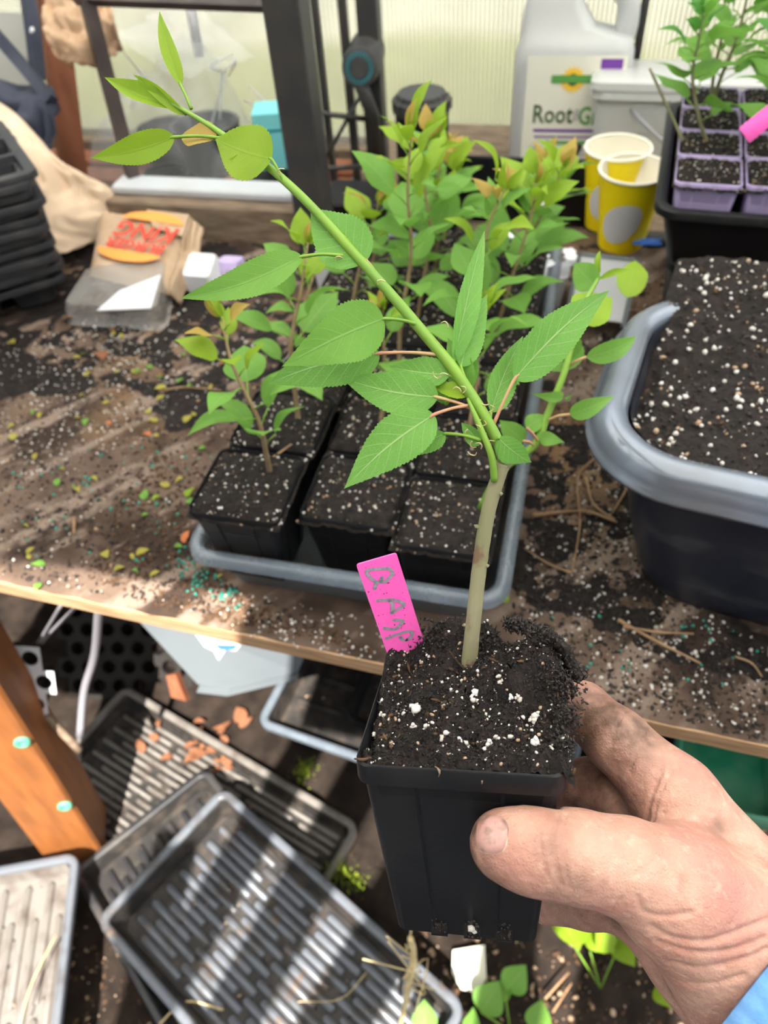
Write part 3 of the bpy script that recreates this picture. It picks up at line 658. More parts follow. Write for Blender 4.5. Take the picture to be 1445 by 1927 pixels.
# ---- big black tub
tubz = .86
TB = thing('black_tub', (.25, .5, .682), 'big black tub with thick rolled rim full of potting soil, right side', 'tub')
tw, td = .46, .215; _a = -.16; TX = .014+math.cos(_a)*tw/2-math.sin(_a)*td/2; TY = .366+math.sin(_a)*tw/2+math.cos(_a)*td/2; TMx = rotz(_a, (TX, TY, tubz))
mb = MB(); open_box(mb, tw/2-.026, td/2-.02, tw/2-.062, td/2-.045, .175, .045, .002, .001, .002, TMx, 0, -1, rb=.05, n=8, bulge=.004); mb.build('tub_body', 'tub', TB, sharp=50)
mb = MB(); closed_ring(mb, [(-.001, -.012), (-.001, -.002), (.002, .003), (.008, .005), (.015, .004), (.020, -.001), (.0225, -.008), (.024, -.013), (.026, -.0145), (.026, -.017), (.022, -.017), (.018, -.012), (.010, -.003), (.003, -.004), (.001, -.012)], tw/2-.026, td/2-.02, .045, TMx, n=10)
mb.build('rolled_rim', 'tub_rim', TB)
def tub_soil(x, y):
    b = min(1, max(0, (y-.02)/.08)); e = max(abs(x)/(tw/2-.028), 0)
    return -.010+.024*b+.003*fbm(x, y, 30, 1)+.0025*fbm(x, y, 110, 2)-(.01*e**8)
mb = MB(); heightgrid(mb, -tw/2+.030, tw/2-.03, -td/2+.024, td/2+.045, 200, 130, tub_soil, TMx)
def ps():
    x = U(-tw/2+.032, tw/2-.05); y = U(-td/2+.026, td/2+.043); return xf(TMx, [(x, y, tub_soil(x, y)+.0004)])[0]
scatter(mb, 5200, ps, .0005, .0026, 1, (1, .6, .5), True, .4); scatter(mb, 150, ps, .001, .004, 2, (1.6, .5, .3), True, .4)
# heap flanks so the heaped soil has body behind the rim
ts = mb.build('soil', ['soil', 'crumb', 'crumb_brown'], TB)
mb = MB(); scatter(mb, 950, ps, .0006, .0028, 0, (1, .8, .8), False, .25, 1.9); scatter(mb, 250, ps, .0006, .0028, 1, (1, .8, .7)); stuff(mb.build('perlite', ['perlite', 'perlite_tan'], TB))
# dirt smear on the rim corner
# plastic crate behind that carries the upper tray
ub = .815; UF = at(1243, 412, .66); UX0 = UF[0]; UY0 = UF[1]; UZ = UF[2]
CR = thing('black_crate', (UX0+.25, UY0+.17, .682), 'black crate standing behind the soil tub under the lavender pots', 'crate')
mb = MB(); open_box(mb, .235, .13, .225, .12, UZ-.06-.682-.002, .02, .003, .004, .01, rotz(-.06, (UX0+.265, UY0+.15, UZ-.062))); mb.build('crate_body', 'black_plastic', CR, sharp=40)

# ---- upper tray with lavender pots
UT = thing('black_tray', (UX0+.2, UY0+.14, UZ-.06), 'deep black tray holding lavender pots at the upper right', 'tray')
UM = rotz(-.06, (UX0+.245, UY0+.137, UZ))
mb = MB(); open_box(mb, .235, .128, .222, .116, .060, .015, .0018, .008, .008, UM); mb.build('tray_body', 'black_plastic', UT, sharp=40)
LP_, ls_ = [], .0575/.0735
_me = POTM.copy(); _me.materials[0] = M['lavender']
for r in range(4):
    for c in range(5):
        if r == 3 and c > 3: continue
        x = -.201+c*.0605; y = -.087+r*.0608+ (.002 if c % 2 else 0)
        p = xf(UM, [(x, y, .0)])[0]; zb = UZ-.057 + .0
        zz = UZ+.018
        names = ['front left corner', 'front, second from the left', 'front, third from the left', 'front, fourth from the left', 'front, far right']
        lab = ('lavender pot of the black upper tray, ' + (names[c] if r == 0 else '%s, %s' % (rowname[r], ['left end', 'second from the left', 'third from the left', 'fourth from the left', 'right end'][c])))
        t = potted((p[0], p[1], zz-.088*ls_), lab, 'lavender potted plants in the upper tray', -.06, r*2+c, _me, None, ls_)
        if c < 4:
            rs = np.random.default_rng(100+r*7+c)
            if r == 0 and c == 0: continue
            H = .075+.05*rs.random()+(.02 if r > 1 else 0)
            seedling_top(t, (p[0], p[1], zz), H, (rs.normal()*.015-.004, rs.normal()*.015, 0), 14+int(rs.random()*5), .046, 300+r*9+c, mats=('leaf_mid', 'leaf_dark', 'leaf_mid'), stemmat='bark', bare=.25)
mb = MB(); tube(mb, smoothline([at(1285, 265, .70), at(1262, 215, .69), at(1222, 128, .67)], 5), [.0016, .0012], 6)
tag(mb.build('bare_twig', 'bark'), 'bare leaning twig rising left of the lavender pots', 'twig')
mb = MB(); p0 = at(1400, 255, .62); p1 = at(1475, 195, .60); Mx = frame(p0, p1-p0, camdir(p0)); bbox_(mb, (0, -.0075, -.0004), (.06, .0075, .0004), .0004, Mx)
tag(mb.build('plant_tag', 'pink'), 'pink plant tag lying among the lavender pots', 'tag')

# ================================================================ THINGS AT THE BACK
def text_mesh(s, size, Mx, m, parent, name='lettering', ext=.0003, bold=0, sx=1):
    cu = bpy.data.curves.new(name, 'FONT'); cu.body = s; cu.size = size; cu.extrude = ext; cu.offset = bold; cu.align_x = 'CENTER'; cu.align_y = 'CENTER'; cu.resolution_u = 2
    t = bpy.data.objects.new('tmp_text', cu); COL.objects.link(t); dg = bpy.context.evaluated_depsgraph_get(); dg.update()
    me = bpy.data.meshes.new_from_object(t.evaluated_get(dg)); bpy.data.objects.remove(t)
    v = np.zeros(len(me.vertices)*3); me.vertices.foreach_get('co', v); v = v.reshape(-1, 3); v[:, 0] *= sx
    v = xf(Mx, v)-ORG[parent.name]; me.vertices.foreach_set('co', v.ravel()); me.materials.clear(); me.materials.append(M[m]); me.update()
    o = bpy.data.objects.new(name, me); COL.objects.link(o); o.parent = parent; ORG[o.name] = ORG[parent.name]; return o

# ---- white jug: faces the camera side, leaning back a little
J0 = at(1058, 292, 1.16); JB = V3((J0[0], 1.24, .678))
jx = V3((math.cos(.04), math.sin(.04), 0)); JM = frame(JB, jx, (0.05, .10, 1.0))       # local x right, y back, z up
JG = thing('jug', JB, 'big white translucent jug with a sunflower label standing against the fluted panel', 'jug')
mb = MB(); jw, jd = .083, .055
prof = [(.0, .80, .80), (.004, .95, .93), (.02, 1, 1), (.17, 1, 1), (.20, .985, .97), (.225, .93, .88), (.245, .80, .72), (.262, .60, .52), (.278, .36, .40), (.285, .30, .36), (.30, .30, .36)]
# body up to the shoulder, built as lofted rings; grip hole is formed by a separate handle arch
loft(mb, [rrect(jw*a, jd*b, .022*min(a, b), z, 5) for z, a, b in [(q[0]*.86, q[1], q[2]) for q in prof[:4]]], True, False, JM)
sh = [rrect(jw, jd, .022, .1462, 5), rrect(jw*.99, jd*.97, .022, .165, 5), rrect(jw*.93, jd*.9, .022, .178, 5), rrect(jw*.62, jd*.75, .018, .190, 5)+np.array([-.026, 0, 0]), rrect(jw*.50, jd*.7, .016, .215, 5)+np.array([-.034, 0, 0]), rrect(jw*.42, jd*.6, .014, .240, 5)+np.array([-.034, 0, 0]), rrect(jw*.3, jd*.45, .012, .262, 5)+np.array([-.034, 0, 0])]
loft(mb, sh, False, True, JM)
mb.build('jug_body', 'jug', JG, sharp=60)
mb = MB(); tube(mb, xf(JM, smoothline([(-.03, 0, .240), (.0, 0, .246), (.040, 0, .240), (.064, 0, .220), (.069, 0, .195), (.064, 0, .165)], 5)), [.017, .015, .015, .015, .017], 12); mb.build('handle', 'jug', JG)
mb = MB(); loft(mb, [circ(.021, z, 24)+np.array([-.04, 0, 0]) for z in (.262, .284)], True, True, JM); mb.build('cap', 'purple', JG, sharp=40)
LM = JM @ frame((0.002, -jd-.0012, .080), (1, 0, 0), (0, -1, 0))                      # label frame: x right, y up, z out
if (LM[:3, 1] @ np.array([0, 0, 1])) < 0: LM[:3, 1] *= -1
def lab(name, x0, x1, y0, y1, m, z=.0002, parent=JG):
    mb = MB(); box(mb, (x0, y0, 0), (x1, y1, z), LM); return mb.build(name, m, parent, smooth=False)
lab('label', -.066, .072, -.078, .082, 'label', .0004)
lab('label_band', -.066, .072, -.078, -.062, 'purple', .0007); lab('label_corner', .036, .066, .062, .078, 'purple', .0007)
mb = MB()
for k in range(16):
    a = k*math.pi/8; c, s_ = math.cos(a), math.sin(a)
    mb.add(xf(LM, [(c*.009-s_*.004, .052+s_*.009+c*.004, .0008), (c*.009+s_*.004, .052+s_*.009-c*.004, .0008), (c*.019, .052+s_*.019, .0008)]), [(0, 2, 1)])
mb.add(xf(LM, circ(.012, .0010, 20)+np.array([0, .052, 0])), [tuple(range(20))]); mb.build('sunflower_print', 'sunflower', JG, smooth=False)
mb = MB(); mb.add(xf(LM, circ(.008, .0012, 16)+np.array([0, .052, 0])), [tuple(range(16))]); mb.build('sunflower_centre', 'print_dark', JG, smooth=False)
mb = MB(); box(mb, (-.030, .048, .001), (.030, .058, .0014), LM); mb.build('name_band', 'print_green', JG, smooth=False)
text_mesh('Root', .034, LM @ frame((-.024, .006, .0006), (1, 0, 0), (0, 0, 1)), 'print_dark', JG, 'lettering', bold=.0006, sx=.85)
text_mesh('&', .022, LM @ frame((.012, .006, .0006), (1, 0, 0), (0, 0, 1)), 'print_grey', JG, 'lettering')
text_mesh('Grow', .034, LM @ frame((.044, .004, .0006), (1, 0, 0), (0, 0, 1)), 'print_green', JG, 'lettering', bold=.0006, sx=.75)
mb = MB(); box(mb, (-.050, -.017, .0004), (.060, -.013, .0007), LM); box(mb, (-.048, -.025, .0004), (.058, -.0225, .0007), LM); mb.build('small_print', 'purple', JG, smooth=False)
mb = MB(); box(mb, (-.034, -.034, .0004), (.040, -.029, .0007), LM)
mb.build('green_line', 'print_green', JG, smooth=False)
mb = MB()
for k, (a, b) in enumerate([(-.02, .06), (-.02, .055), (-.02, .06), (-.055, -.028), (-.055, -.035)]): box(mb, (a, -.043-.006*(k % 3), .0004), (b, -.041-.006*(k % 3), .0007), LM)
mb.build('small_print', 'print_grey', JG, smooth=False)

# ---- clear storage bin with hooked wire, behind cups
B0 = V3((.125, 1.20, .678)); BN = thing('clear_bin', B0, 'cloudy clear plastic storage box with taped front behind the yellow cups', 'box')
BM = frame((B0[0], B0[1], .678+.135), (1, -.02, 0), (.03, .12, 1))
mb = MB(); open_box(mb, .125, .065, .115, .055, .135, .015, .0015, .006, .010, BM); mb.build('box_body', 'clearbox', BN, sharp=40)
mb = MB(); loft(mb, [rrect(.133, .073, .017, z, 5) for z in (.0015, .011)]+[rrect(.125, .065, .015, .015, 5)], True, True, BM); mb.build('lid', 'clearbox', BN, sharp=40)
mb = MB(); box(mb, (-.062, -.0655, -.05), (-.018, -.0648, -.018), BM); mb.build('tape', 'clearfilm', BN, smooth=False)
mb = MB(); tube(mb, smoothline([at(1186, 205, 1.02), at(1215, 235, 1.0), at(1250, 268, .98), at(1283, 302, .95)], 4), .0024, 6)
tag(mb.build('hooked_wire', 'metal_grey'), 'bent grey wire leaning on the taped clear box', 'wire')

# ---- yellow paper cups
def cup(px, py, d_base, label, lean=(0, 0)):
    b = on(px, py, .684); b[2] = .684
    t = thing('paper_cup', b, label, 'cup', 'yellow paper cups'); Mx = frame(b, (1, .1, 0), (lean[0], lean[1], 1))
    rb, rt, H = .029, .0415, .103; mb = MB()
    loft(mb, [circ(rb-.002, 0.004, 40), circ(rb, 0, 40), circ(rb, .002, 40), circ(rt, H, 40)], True, False, Mx); mb.build('cup_body', 'yellow_cup', t, sharp=40)
    mb = MB(); loft(mb, [circ(rt-.0012, H-.001, 40), circ(rb-.0008, .006, 40)], False, True, Mx); mb.build('cup_inside', 'cream', t)
    mb = MB(); a = np.arange(10)*2*math.pi/10; rings = [circ(rt+.0003+.0018*math.cos(x), H+.0018*math.sin(x), 40) for x in a]; rings.append(rings[0]); loft(mb, rings, False, False, Mx); mb.build('rolled_rim', 'cream', t)
    # oval print wrapped on the side facing the camera
    dr = CAM-b; ang = math.atan2(dr[1], dr[0])-.22; mb = MB(); n = 26; P = [];
    for r_ in np.linspace(0, 1, 6):
        for k in range(n):
            q = 2*math.pi*k/n; zz = .047+r_*(.027*math.sin(q)+.008*math.cos(q)); aa = ang+r_*math.cos(q)*.72; rr = rb+(rt-rb)*zz/H+.0004
            P.append((rr*math.cos(aa), rr*math.sin(aa), zz))
    fs = [(i*n+k, i*n+(k+1) % n, (i+1)*n+(k+1) % n, (i+1)*n+k) for i in range(5) for k in range(n)]
    mb.add(xf(Mx, P), fs); mb.build('oval_print', 'white', t); return t
cup(1166, 462, 1, 'yellow paper cup with a white oval print, the nearer of the two', (.10, -.02))
cup(1140, 420, 1, 'yellow paper cup mostly hidden behind the nearer cup', (.05, 0))

# ---- black canister behind the seedlings
cb = V3((-.235, 1.10, .678)); t = thing('black_canister', cb, 'tall round black canister with a ridged collar against the fluted panel', 'canister')
mb = MB(); loft(mb, [circ(.036, 0, 28), circ(.038, .002, 28), circ(.038, .125, 28)], True, True, rotz(0, cb)); mb.build('canister_body', 'black_plastic', t, sharp=40)
mb = MB(); rr = []
for z, r_ in ((.125, .036), (.128, .042), (.142, .042), (.144, .036), (.15, .034)):
    c = circ(r_, z, 36); c[::2, :2] *= .95; rr.append(c)
loft(mb, rr, True, True, rotz(0, cb)); mb.build('ridged_lid', 'metal_dark', t, smooth=False)
# ---- small black open tray with marker
b0 = V3((-.075, 1.08, .680)); t = thing('black_tray', b0, 'small black open tray standing before the white jug', 'tray')
mb = MB(); open_box(mb, .135, .05, .125, .045, .05, .01, .002, .004, .004, rotz(-.02, (b0[0], b0[1], .731))); mb.build('tray_body', 'black_plastic', t, sharp=40)
a = at(1044, 350, 1.00); b_ = at(1090, 272, .98); mk = thing('marker_pen', a, 'white marker pen with black cap standing in the small black tray', 'pen')
mid = a+(b_-a)*.58; mb = MB(); tube(mb, [a-(b_-a)*.5, mid], .0085, 14); mb.build('barrel', 'white', mk, sharp=40)
mb = MB(); tube(mb, [mid, mid+(b_-a)*.1, b_], [.0075, .006, .005], 12); mb.build('cap', 'black_plastic', mk, sharp=40)
a = at(1000, 320, 1.04); mb = MB(); tube(mb, [a, a+V3((0, 0, .03))], [.012, .008], 12); tag(mb.build('spray_nozzle', 'bucket'), 'small pale nozzle poking from the small black tray', 'nozzle')

# ---- round vented fan head on the post
fc = at(676, 128, 1.04); fd = camdir(fc); fd = fd*.8+np.array([0, -.3, .0]); fd /= np.linalg.norm(fd)
FH = thing('fan_head', fc, 'round dark vented fan head with a teal ring clipped to the rear post', 'fan'); FM = frame(fc, (1, 0, 0), fd)
if FM[2, 1] < 0: FM[:3, 0] *= -1; FM[:3, 1] *= -1
mb = MB(); loft(mb, [circ(.018, -.055, 32)+np.array([0, .02, 0]), circ(.026, -.045, 32)+np.array([0, .018, 0]), circ(.027, -.012, 32)+np.array([0, .003, 0]), circ(.0255, 0, 32), circ(.023, .001, 32)], True, True, FM); mb.build('housing', 'metal_dark', FH, sharp=40)
mb = MB()
for k in range(30):
    a = 2*math.pi*k/30; m_ = frame((math.cos(a)*.0175, math.sin(a)*.0175, .0015), (math.cos(a), math.sin(a), 0), (0, 0, 1)); box(mb, (-.0032, -.0006, -.0004), (.0032, .0006, .0006), FM @ m_)
mb.build('vent_slots', 'tealdark', FH, smooth=False)
mb = MB(); loft(mb, [circ(.0125, z, 8) for z in (.0012, .0028)], False, True, FM); mb.build('hub', 'metal_dark', FH, smooth=False)
mb = MB(); tube(mb, [fc-V3((0, 0, .02)), (-.318, 1.14, .78), (-.318, 1.15, .70)], .010, 8); mb.build('clip', 'metal_dark', FH)

# ---- bagged pots etc. on the far bench
def simple_pot(name, x, y, z, rb, rt, H, m, label, cat, film=False, group=None, r2='soil'):
    t = thing(name, (x, y, z), label, cat, group); mb = MB(); Mx = rotz(.2, (x, y, z))
    loft(mb, [circ(rb, 0, 28), circ(rt*.97, H*.85, 28), circ(rt*1.05, H*.86, 28), circ(rt*1.05, H, 28), circ(rt*.96, H, 28), circ(rt*.9, H*.86, 28)], True, True, Mx)
    mb.build('pot', m, t, sharp=40); return t
simple_pot('black_pot', -.500, 1.13, .62, .036, .050, .085, 'black_plastic', 'round black pot below the teal box left of the thick post', 'pot')
tb = thing('teal_box', (-.475, 1.14, .71), 'pale teal cardboard box perched on the black pot left of the thick post', 'box')
mb = MB(); bbox_(mb, (-.036, -.026, 0), (.036, .026, .085), .002, rotz(.25, (-.470, 1.14, .706))); mb.build('box_body', 'teal_box', tb, smooth=False)
mb = MB(); bbox_(mb, (-.0355, -.0272, .058), (.0355, -.0262, .0615), .0004, rotz(.25, (-.470, 1.14, .706))); mb.build('box_seam', 'tealdark', tb, smooth=False)
# ribbed goblet-like black stand (planter on a foot)
gx, gy = -.60, 1.15; t = thing('pedestal_planter', (gx, gy, .62), 'black planter on a flared foot under clear film on the slatted bench', 'planter'); mb = MB()
loft(mb, [circ(r_, z, 28) for r_, z in ((.040, 0), (.038, .006), (.016, .012), (.010, .03), (.012, .05), (.030, .062), (.046, .075), (.054, .13), (.056, .14), (.050, .14), (.044, .09))], True, True, rotz(0, (gx, gy, .62))); mb.build('planter_bowl', 'metal_dark', t, sharp=40)
for x, y, r_, h, lb in ((-.70, 1.16, .036, .055, 'black round pot nearest the side bar on the slatted bench'), (-.655, 1.11, .028, .04, 'small squat black pot between side bar and planter'), (-.735, 1.26, .05, .09, 'rear black pot wrapped in clear film')):
    simple_pot('black_pot', x, y, .62, r_*.8, r_, h, 'black_plastic', lb, 'pot')
mb = MB(); bbox_(mb, (-.05, -.022, 0), (.05, .022, .018), .003, rotz(.5, (-.70, 1.06, .62))); t = tag(mb.build('black_box', 'black_plastic', smooth=False), 'flat black box lying at the front of the slatted bench', 'box')
mb = MB(); bbox_(mb, (-.035, -.03, 0), (.035, .03, .006), .002, rotz(.3, (-.745, 1.16, .622))); tag(mb.build('teal_saucer', 'teal_box', smooth=False), 'flat teal saucer lying at the left end of the slatted bench', 'saucer')
mb = MB(); blob(mb, at(347, 355, 1.22), .011, 0, (1, 1, .7)); tag(mb.build('cream_knob', 'cream'), 'small cream knob on the flat black box', 'knob')
# clear film bag draped over them: crumpled dome
FB = thing('film_bag', (-.66, 1.15, .62), 'crumpled clear plastic bag draped over the pots on the slatted bench', 'bag')
mb = MB(); nx, ny = 60, 44; P = []
for j in range(ny):
    for i in range(nx):
        u = i/(nx-1)*2-1; v = j/(ny-1)*2-1; x = -.655+u*.155; y = 1.155+v*.10
        d = max(abs(u)**3, abs(v)**3); z = .625+.175*(1-d)*(1-.25*u)+.03*(1-d)*fbm(x, y, 22, 5)
        z += .10*math.exp(-((u-.35)**2+(v-.2)**2)*9)
        P.append((x+.012*noise.noise((x*40, y*40, 1)), y+.012*noise.noise((x*40, y*40, 7)), z))
mb.add(P, [(j*nx+i, j*nx+i+1, (j+1)*nx+i+1, (j+1)*nx+i) for j in range(ny-1) for i in range(nx-1)]); mb.build('film', 'clearfilm', FB)
for q in range(7):
    mb = MB(); a = at(240+rng.random()*230, 120+rng.random()*130, 1.2); tube(mb, smoothline([a, a+rng.normal(size=3)*.02, a+rng.normal(size=3)*.035], 4), [.0012, .003, .001], 5); mb.build('film_fold', 'clearbox', FB)
# draped film sheet hanging in upper part
mb = MB(); nx, ny = 30, 20; P = []
A, B, C_, D = at(215, 65, 1.15), at(355, -10, 1.15), at(480, 110, 1.12), at(330, 150, 1.12)
for j in range(ny):
    for i in range(nx):
        u = i/(nx-1); v = j/(ny-1); p = (A*(1-u)+B*u)*(1-v)+(D*(1-u)+C_*u)*v; P.append(p+np.array([0, .01*fbm(u, v, 4, 1), .006*fbm(u, v, 7, 2)]))
mb.add(P, [(j*nx+i, j*nx+i+1, (j+1)*nx+i+1, (j+1)*nx+i) for j in range(ny-1) for i in range(nx-1)])
tag(mb.build('film_sheet', 'clearfilm'), 'loose clear plastic sheet hanging inside the brown door frame', 'sheet')
mb = MB(); tube(mb, [at(352, -20, 1.3), at(376, 108, 1.35)], .009, 6); tag(mb.build('grey_strap', 'metal_grey'), 'grey strap hanging behind the clear plastic sheet', 'strap')

# ---- left end: timber stud, netting, navy cloth, paper
mb = MB(); a = at(88, -60, 1.15); b_ = at(140, 345, 1.30); tube(mb, [a, b_], .028, 4); tag(mb.build('timber_stud', 'wood_red', smooth=False), 'reddish timber stud at the left behind the kraft paper', 'stud')
mb = MB(); A, B, C_, D = at(-40, 20, 1.2), at(45, 25, 1.2), at(85, 190, 1.25), at(-40, 215, 1.25)
mb.add([A, B, C_, D]+[p+np.array([0, .003, 0]) for p in (A, B, C_, D)], [(0, 1, 2, 3), (7, 6, 5, 4), (0, 4, 5, 1), (1, 5, 6, 2), (2, 6, 7, 3), (3, 7, 4, 0)]); tag(mb.build('netting', 'mesh_net', smooth=False), 'pale grey netting panel at the upper left corner', 'netting')
mb = MB(); tube(mb, smoothline([at(48, -30, 1.13), at(62, 60, 1.13), at(72, 150, 1.15)], 4), .012, 4); tube(mb, smoothline([at(-30, 40, 1.13), at(40, 120, 1.13), at(98, 190, 1.12)], 4), .011, 4)
sp = thing('navy_strap', at(60, 100, 1.13), 'dark navy webbing strap with a shiny snap at the upper left', 'strap'); mb.build('webbing', 'navy', sp, smooth=False)
mb = MB(); blob(mb, at(60, 57, 1.105), .0055, 0, (1, 1, .5), .05); mb.build('snap', 'white', sp)
def crumple(name, pts, m, label, cat, amp=.012, thick=.0015, n=26, seed=1, sc=3.0, parent=None, ridge=1):
    """sheet through a bilinear/curved patch of control points (rows of at() points)"""
    G = np.array([[V3(p) for p in row] for row in pts]); nr, nc = G.shape[:2]
    rows = [smoothline(G[i], max(2, n//(nc-1))) for i in range(nr)]; rows = np.array(rows); cols = np.array([smoothline(rows[:, k], max(2, n//(nr-1))) for k in range(rows.shape[1])])
    P = cols.transpose(1, 0, 2).copy(); h, w_ = P.shape[:2]
    for i in range(h):
        for k in range(w_):
            u, v = i/h, k/w_; e = noise.noise((u*sc, v*sc, seed)); e2 = abs(noise.noise((u*sc*2.1, v*sc*2.1, seed+9)))
            P[i, k] += np.array([.3*e, -.8*e, .6*e])*amp*1.6+np.array([0, -.5, .6])*amp*(.6-e2*2)*ridge
    mb = MB(); Q = P.reshape(-1, 3); fs = [(i*w_+k, i*w_+k+1, (i+1)*w_+k+1, (i+1)*w_+k) for i in range(h-1) for k in range(w_-1)]
    mb.add(Q, fs); o = mb.build(name, m, parent)
    sm = o.modifiers.new('s', 'SOLIDIFY'); sm.thickness = thick
    if label: tag(o, label, cat)
    return o, P
crumple('navy_cloth', [[at(-50, 140, 1.20), at(20, 160, 1.16), at(95, 165, 1.15)], [at(-50, 230, 1.18), at(40, 215, 1.12), at(108, 190, 1.13)], [at(-50, 330, 1.16), at(60, 270, 1.12), at(100, 330, 1.15)]], 'navy', 'dark navy cloth bundle hanging behind the kraft paper at the left', 'cloth', .014, .003, seed=4)
crumple('kraft_sheet', [[at(-60, 170, 1.05), at(30, 215, 1.05), at(110, 300, 1.06), at(160, 335, 1.10)], [at(-60, 300, 1.00), at(50, 300, 1.00), at(140, 330, 1.04), at(200, 350, 1.10)],
   [at(-60, 400, .99), at(60, 400, 1.0), at(160, 400, 1.05), at(250, 385, 1.12)], [at(60, 470, 1.02), at(120, 480, 1.03), at(190, 450, 1.08), at(262, 410, 1.12)]], 'kraft_pale', 'large crumpled sheet of kraft paper behind the stacked trays at the left', 'paper', .016, .001, 36, seed=3, sc=3.2)
crumple('hanging_bag', [[at(88, -25, 1.05), at(150, -20, 1.02), at(200, -25, 1.03)], [at(84, 50, 1.05), at(150, 60, 1.00), at(228, 60, 1.03)], [at(110, 112, 1.05), at(160, 125, 1.01), at(225, 105, 1.04)]], 'kraft', 'tan crumpled paper bag hanging over the brown side bar', 'bag', .016, .002, seed=8, sc=3.5)

# ---- stack of black cell trays
ST = []; n_st = 13; sx, sy = -.812, .715
def cell_tray(dz, ang, dx, dy, label):
    t = thing('cell_tray', (sx+dx, sy+dy, dz), label, 'tray', 'stacked black cell trays'); Mx = rotz(ang, (sx+dx, sy+dy, dz)); return t, Mx
src = None; z = .685
for k in range(n_st):
    bottom = k < 1; H = .038
    ang = .72+.06*math.sin(k*1.7); dx = .007*math.sin(k*2.3)+(.0016*k); dy = .006*math.cos(k*1.9)
    lab_ = 'black plastic cell tray, topmost of the stack at the left' if k == n_st-1 else ('black plastic cell tray at the very bottom of the stack at the left' if k == 0 else 'black plastic cell tray in the left stack, %s from the bottom' % ('', 'second', 'third', 'fourth', 'fifth', 'sixth', 'seventh', 'eighth', 'ninth', 'tenth', 'eleventh', 'twelfth')[k])
    t, Mx = cell_tray(z+.040, ang, dx, dy, lab_)
    if src is None:
        mb = MB(); L0 = np.eye(4); L0[:3, 3] = V3((sx+dx, sy+dy, z+.040)); hx, hy = .150, .105
        closed_ring(mb, [(-.002, 0), (.006, 0), (.007, -.002), (.007, -.008), (.0055, -.008), (.005, -.0015), (-.002, -.0015)], hx-.007, hy-.007, .008, L0)
        mb.build('rim', 'dusty_plastic', t, sharp=40); nxc, nyc = 4, 3
        mb = MB(); cw = (hx-.009)*2/nxc; ch = (hy-.009)*2/nyc
        for i in range(nxc):
            for j in range(nyc):
                c = np.array([-hx+.009+cw*(i+.5), -hy+.009+ch*(j+.5), 0])
                loft(mb, [rrect(cw/2, ch/2, .004, 0, 2)+c, rrect(cw/2-.004, ch/2-.004, .004, 0, 2)+c, rrect(cw/2-.012, ch/2-.010, .006, -.037, 2)+c], False, True, L0)
        mb.build('cells', 'dusty_plastic', t, sharp=40); src = (list(t.children), V3(t.location))
        t.rotation_euler = (0, 0, ang)
    else:
        for ch_ in src[0]:
            c = ch_.copy(); COL.objects.link(c); c.parent = t; ORG[c.name] = ORG[t.name]
        t.rotation_euler = (.012*math.sin(k), .01*math.cos(k*2), ang)
    ST.append(t); z += .0098 if k not in (0, 5) else .018
# ---- fast-food bag with upside-down print
A, B, C_, D = at(190, 402, 1.06), at(360, 418, 1.02), at(322, 556, .95), at(168, 520, .97)
bag = thing('takeaway_bag', (A+B+C_+D)/4, 'flattened brown takeaway bag with upside-down red lettering lying by the stacked trays', 'bag')
bx = (B-A)+(C_-D); bx /= np.linalg.norm(bx); by_ = (D-A)+(C_-B); bz = np.cross(by_, bx); bz /= np.linalg.norm(bz); 
if bz @ camdir(A) < 0: bz = -bz
mb = MB(); n = 22; P = []
for s_ in (1, -1):
    for j in range(n+1):
        for i in range(n+1):
            u, v = i/n, j/n; p = (A*(1-u)+B*u)*(1-v)+(D*(1-u)+C_*u)*v
            e = min(u, 1-u, v, 1-v); th = .010*min(1, e*9)**.5*s_
            P.append(p+bz*(th+.0035*fbm(u, v, 5, 2)*min(1, e*8)))
W_ = n+1; fs = [(q*W_*W_+j*W_+i, q*W_*W_+j*W_+i+1, q*W_*W_+(j+1)*W_+i+1, q*W_*W_+(j+1)*W_+i) for q in (0, 1) for j in range(n) for i in range(n)]
mb.add(P, fs); mb.build('bag_body', 'kraft_bag', bag)
mb = MB(); mb.add([A+(B-A)*.55+bz*.014, B+bz*.012, B+(C_-B)*.32+bz*.013, A+(B-A)*.64+(D-A)*.28+bz*.0145], [(0, 1, 2, 3)]); mb.add([A+(B-A)*.55+bz*.012, B+bz*.010, B+(C_-B)*.32+bz*.011, A+(B-A)*.64+(D-A)*.28+bz*.0125], [(3, 2, 1, 0)]); mb.build('folded_flap', 'kraft_bag', bag, smooth=False)
# crumpled side of the bag
crumple('bag_side', [[B+bz*.008, B+(B-A)*.12-bz*.01], [B+(C_-B)*.5+bz*.008, B+(C_-B)*.5+(B-A)*.13-bz*.012], [C_+bz*.006, C_+(B-A)*.06-bz*.015]], 'kraft_bag', None, None, .008, .001, 14, seed=6, parent=None)
_s = [o for o in COL.objects if o.name.startswith('bag_side')][-1]
_mw = np.zeros(len(_s.data.vertices)*3); _s.data.vertices.foreach_get('co', _mw); _s.data.vertices.foreach_set('co', (_mw.reshape(-1, 3)-ORG[bag.name]).ravel()); _s.parent = bag
cB = at(274, 462, 1.005); ux = -bx; uy = np.cross(bz, ux); uy /= np.linalg.norm(uy); 
TMx = np.eye(4); TMx[:3, 0] = ux; TMx[:3, 1] = uy; TMx[:3, 2] = bz
c0_ = (A+B+C_+D)/4; cB = c0_+(cB-c0_)-bz*((cB-c0_) @ bz)+bz*.0165; TMx[:3, 3] = cB
def sh_(x, y): m_ = np.eye(4); m_[:3, 3] = (x, y, 0); return TMx @ m_
text_mesh('KING', .044, sh_(-.002, -.009), 'red_print', bag, 'lettering', .0003, .0006, .86)
text_mesh('BURGER', .026, sh_(-.002, .021), 'red_print', bag, 'lettering', .0003, .0005, .90)
